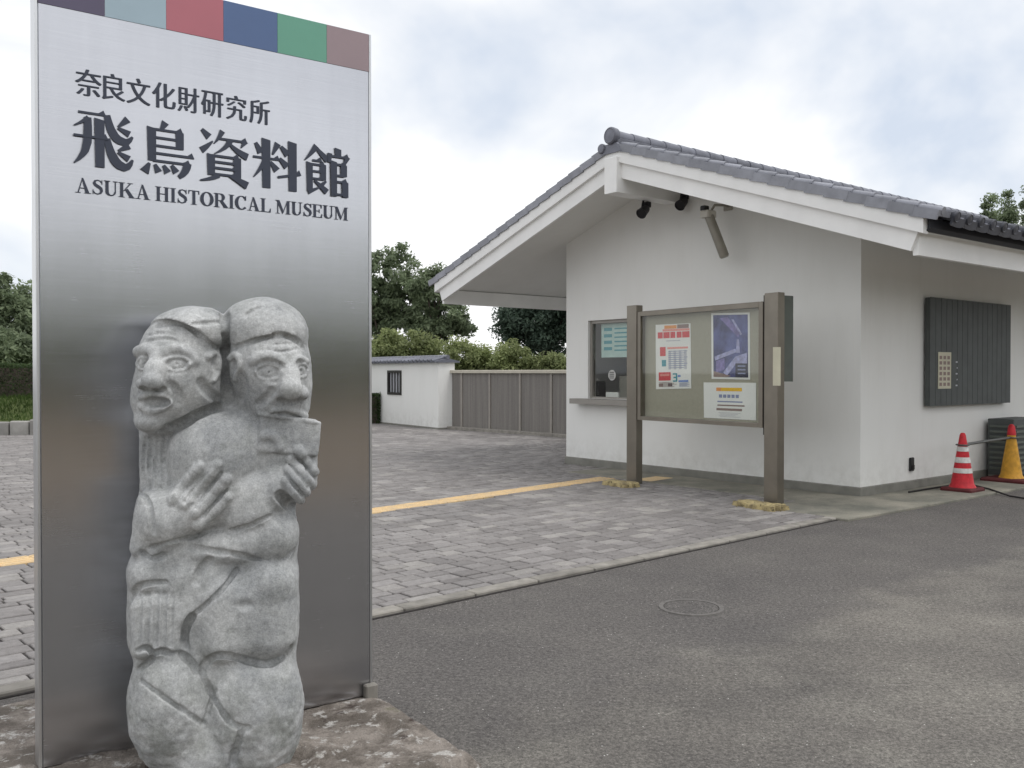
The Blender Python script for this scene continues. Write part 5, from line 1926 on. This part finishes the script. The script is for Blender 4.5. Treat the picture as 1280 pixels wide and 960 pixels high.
# big loose broadleaf trees
Y = 41.0
b = [pxblob(492, 345, Y, 34, 40, 1.3), pxblob(478, 400, Y, 40, 42, 1.4), pxblob(452, 370, Y, 40, 50, 1.4), pxblob(515, 385, Y, 22, 28, 1.0)]
tree('broadleaf_tree', 'tall loose green broadleaf tree rising behind the white hut', 'tree', (at_depth(486, 465, Y)[0], Y, 0), b, 190, 0.36, 110, 0.20, 'leaf_mid', 21, 0.2, GA, shell=0.35)
Y = 39.0
b = [pxblob(541, 358, Y, 34, 26, 1.1), pxblob(560, 398, Y, 33, 30, 1.1), pxblob(527, 405, Y, 28, 28, 1.0)]
tree('broadleaf_tree', 'rounder broadleaf tree partly hidden by the low eave of the roof', 'tree', (at_depth(546, 465, Y)[0], Y, 0), b, 130, 0.33, 110, 0.19, 'leaf_mid', 22, 0.17, GA, shell=0.35)
Y = 37.0
b = [pxblob(672, 405, Y, 50, 44, 1.5), pxblob(715, 385, Y, 60, 50, 1.6), pxblob(645, 400, Y, 22, 26, 0.9)]
tree('evergreen_tree', 'dense dark evergreen tree between the eave and the boundary wall', 'tree', (at_depth(690, 465, Y)[0], Y, 0), b, 260, 0.42, 150, 0.17, 'leaf_dark', 23, 0.18, GA, shell=0.4)
Y = 33.0
for i, (px, py, rx, ry_, lab) in enumerate(((478, 440, 26, 26, 'pale green shrub above the hut coping beside the steel sign'), (523, 438, 30, 24, 'pale green shrub above the hut coping under the tall tree'),
                                           (578, 444, 32, 22, 'pale green shrub above the corner of hut and boundary wall'), (632, 446, 30, 22, 'pale green shrub above the boundary wall below the dark evergreen'), (690, 456, 30, 12, 'low yellow green shrub peeping over the wall by the office corner'))):
    b = [pxblob(px, py, Y - i * 0.5, rx, ry_, 0.8), pxblob(px + 6, 470, Y - i * 0.5, rx * 1.1, 28, 0.9)]
    tree('shrub', lab, 'shrub', (at_depth(px, 465, Y - i * .5)[0], Y - i * 0.5, 0), b, 90, 0.3, 130, 0.13, 'leaf_light', 30 + i, 0.06, GA, shell=0.45)
# trees beyond the far left of the court
Y = 33.0
b = [pxblob(8, 395, Y, 34, 50, 1.4), pxblob(-45, 380, Y, 45, 60, 1.6), pxblob(45, 420, Y, 30, 40, 1.2), pxblob(5, 440, Y - 3, 45, 26, 1.0), pxblob(-50, 440, Y - 3, 45, 26, 1.0)]
tree('broadleaf_tree', 'green broadleaf tree behind the clipped hedge at the left edge', 'tree', (at_depth(0, 465, Y)[0], Y, 0), b, 260, 0.38, 120, 0.18, 'leaf_mid', 41, 0.18, GA, shell=0.4)
# conifers over the roof
Y = 40.0
for i, (px, top, w_) in enumerate(((1236, 247, 24), (1262, 243, 20), (1292, 232, 28))):
    b = []
    for j in range(6):
        py = top + 8 + j * 18
        b.append(pxblob(px, py, Y + i, w_ * (0.22 + 0.16 * j), 12, 0.4 + 0.16 * j))
    tree('conifer', ('pointed conifer top showing above the roof end', 'middle pointed conifer above the eave tiles', 'tallest conifer at the right edge above the eave')[i], 'tree', (at_depth(px, 465, Y + i)[0], Y + i, 0), b, 110, 0.34, 100, 0.15, 'leaf_mid', 50 + i, 0.16, GA, shell=0.3)

# clipped hedge, turf bank and edging stones at the far left
LA, LB = at(-140, 545), at(60, 545)
LF = Frame(LA[:2], (LB - LA)[:2], (-(LB - LA)[1], (LB - LA)[0]))
LL = float(np.linalg.norm(LB - LA)) + 4.4
bk = MB()
nx = 24
for i in range(nx):
    x0, x1 = -6 + (LL + 6) * i / nx, -6 + (LL + 6) * (i + 1) / nx
    bk.add([LF(x, y, z) for x in (x0, x1) for y, z in ((0.1, 0.34), (0.8, 0.62), (1.7, 0.86), (3.5, 1.0), (12, 1.05))], [(j, j + 1, j + 6, j + 5) for j in range(4)])
bk.add([LF(LL, y, z) for y, z in ((0.1, 0.34), (0.8, 0.62), (1.7, 0.86), (3.5, 1.0), (12, 1.05), (12, -.1), (0.1, -.1))], [(0, 1, 2, 3, 4, 5, 6)])
tag(bk.build('turf_bank', M['soil']), kind='structure')
rg = np.random.default_rng(5)
n = 9000
ga, gbv = rg.uniform(-3, LL, n), rg.uniform(0.12, 2.0, n)
gz_ = np.interp(gbv, [0.1, 0.8, 1.7, 3.5], [0.34, 0.62, 0.86, 1.0])
base = LF.o + ga[:, None] * LF.ax + gbv[:, None] * LF.by
base[:, 2] = gz_
an = rg.uniform(0, 6.28, n); w_ = 0.012
dx = np.stack([np.cos(an), np.sin(an), np.zeros(n)], 1)
tip = base + np.stack([rg.normal(0, .03, n), rg.normal(0, .03, n), rg.uniform(0.05, 0.13, n)], 1)
V = np.stack([base - dx * w_, base + dx * w_, tip + dx * 0.002, tip - dx * 0.002], 1).reshape(-1, 3)
tag(link('grass', np_mesh('grass', V, np.arange(4 * n).reshape(-1, 4), M['grass'])), 'short green turf on the bank below the hedge', 'grass', kind='stuff')
edg = empty('bank_edging', LF(LL / 2, 0, 0))
tag(edg, 'row of rough grey edging stones along the foot of the turf bank', 'stone edging')
x = -6.0
while x < LL - 0.1:
    w_ = random.uniform(0.35, 0.6)
    MB().bbox(LF, (x + 0.012, min(LL, x + w_) - 0.012), (random.uniform(-0.03, 0.02), 0.2), (-0.05, random.uniform(0.34, 0.41)), 0.03).build('edging_stone', M['stone_edge'], edg)
    x += w_


def hedge(name, label, fr, x0, x1, y0, y1, z0, z1, seed, dens=900, size=0.07, m='leaf_hedge', group=None):
    r = empty(name, fr((x0 + x1) / 2, (y0 + y1) / 2, z0))
    tag(r, label, 'hedge', group)
    rg = np.random.default_rng(seed)
    sx, sy, sz = x1 - x0, y1 - y0, z1 - z0
    area = (sx * sz * 2 + sx * sy + sy * sz * 2)
    n = int(dens * area)
    u = rg.random((n, 3))
    face = rg.choice(5, n, p=np.array([sx * sz, sx * sz, sx * sy, sy * sz, sy * sz]) / area)
    dep = np.abs(rg.normal(0, 0.05, n))
    u[face == 0, 1] = dep[face == 0] / sy; u[face == 1, 1] = 1 - dep[face == 1] / sy
    u[face == 2, 2] = 1 - dep[face == 2] / sz
    u[face == 3, 0] = dep[face == 3] / sx; u[face == 4, 0] = 1 - dep[face == 4] / sx
    C = fr.o + (x0 + u[:, :1] * sx) * fr.ax + (y0 + u[:, 1:2] * sy) * fr.by
    C[:, 2] = z0 + u[:, 2] * sz + 0.025 * np.sin(C[:, 0] * 3.1)
    V, F = leaves(C, np.full(n, 0.03), 1, size, seed)
    link('foliage', np_mesh('foliage', V, F, M[m]), r)
    MB().box(fr, (x0 + 0.1, x1 - 0.1), (y0 + 0.1, y1 - 0.1), (z0, z1 - 0.1)).build('twig_mass', M['bark'], r)
    return r


hedge('clipped_hedge', 'low clipped hedge along the top of the turf bank at the left edge', LF, -3.0, LL, 2.0, 2.9, 0.85, 1.76, 60)
bp = at(469, 530)
hedge('clipped_shrub', 'narrow dark clipped shrub against the white hut beside the steel sign', Frame(bp[:2], (1, 0), (0, 1)), -0.3, 0.17, -0.25, 0.25, 0.0, 0.92, 61, 1600, 0.06)

# trees and a hedge across the road, behind the viewer: they show in the steel and the glass
GB = 'trees across the road'
rg = np.random.default_rng(77)
names = ['first', 'second', 'third', 'fourth', 'fifth', 'sixth', 'seventh', 'eighth', 'ninth']
for i in range(9):
    an = R(-78 + i * 14)
    D = 47 + 5 * rg.random()
    bx, by_ = D * math.cos(an) , D * math.sin(an)
    h_ = 10.0 + 2.4 * rg.random()
    b = [(bx, by_, h_ * 0.55, 4.2, 4.2, h_ * 0.42), (bx + 2.4, by_ - 1.8, h_ * 0.4, 3.4, 3.4, h_ * 0.36), (bx - 2.6, by_ + 1.6, h_ * 0.42, 3.4, 3.4, h_ * 0.34)]
    if by_ > 6: continue
    tree('roadside_tree', 'green roadside tree reflected in the steel sign, %s along the road' % names[i], 'tree', (bx, by_, 0), b, 110, 1.1, 70, 0.6, 'leaf_road', 80 + i, 0.15, GB, shell=0.3)

# hedge and verge on the far side of the road
RDF = Frame((4.0, -36), (0.78, 0.63), (0.63, -0.78))
hedge('roadside_hedge', 'bright green clipped hedge across the road, reflected in the steel sign', RDF, -30, 56, 0, 2.0, 0.0, 3.4, 90, 40, 0.4, 'leaf_road')

fc = MB()
fc.bbox(RDF, (-40, 60), (-27, -0.6), (-0.05, 0.02), 0.01)  # unseen ground behind the viewer, added for its reflection in the sign
tag(fc.build('forecourt', M['forecourt']), kind='structure')

# low far wood that closes the view
rg = np.random.default_rng(99)
C = np.stack([rg.uniform(-60, 75, 900), rg.uniform(60, 68, 900), rg.uniform(0.3, 2.5, 900)], 1)
C[:, 2] *= 0.75 + 0.25 * np.sin(C[:, 0] * 0.9)
V, F = leaves(C, rg.uniform(0.7, 1.2, 900), 45, 0.5, 98)
V[:, 2] = np.clip(V[:, 2], 0.02, 3.4)
tag(link('treeline', np_mesh('treeline', V, F, M['leaf_mid'])), 'low far wood beyond the court', 'wood', kind='stuff')
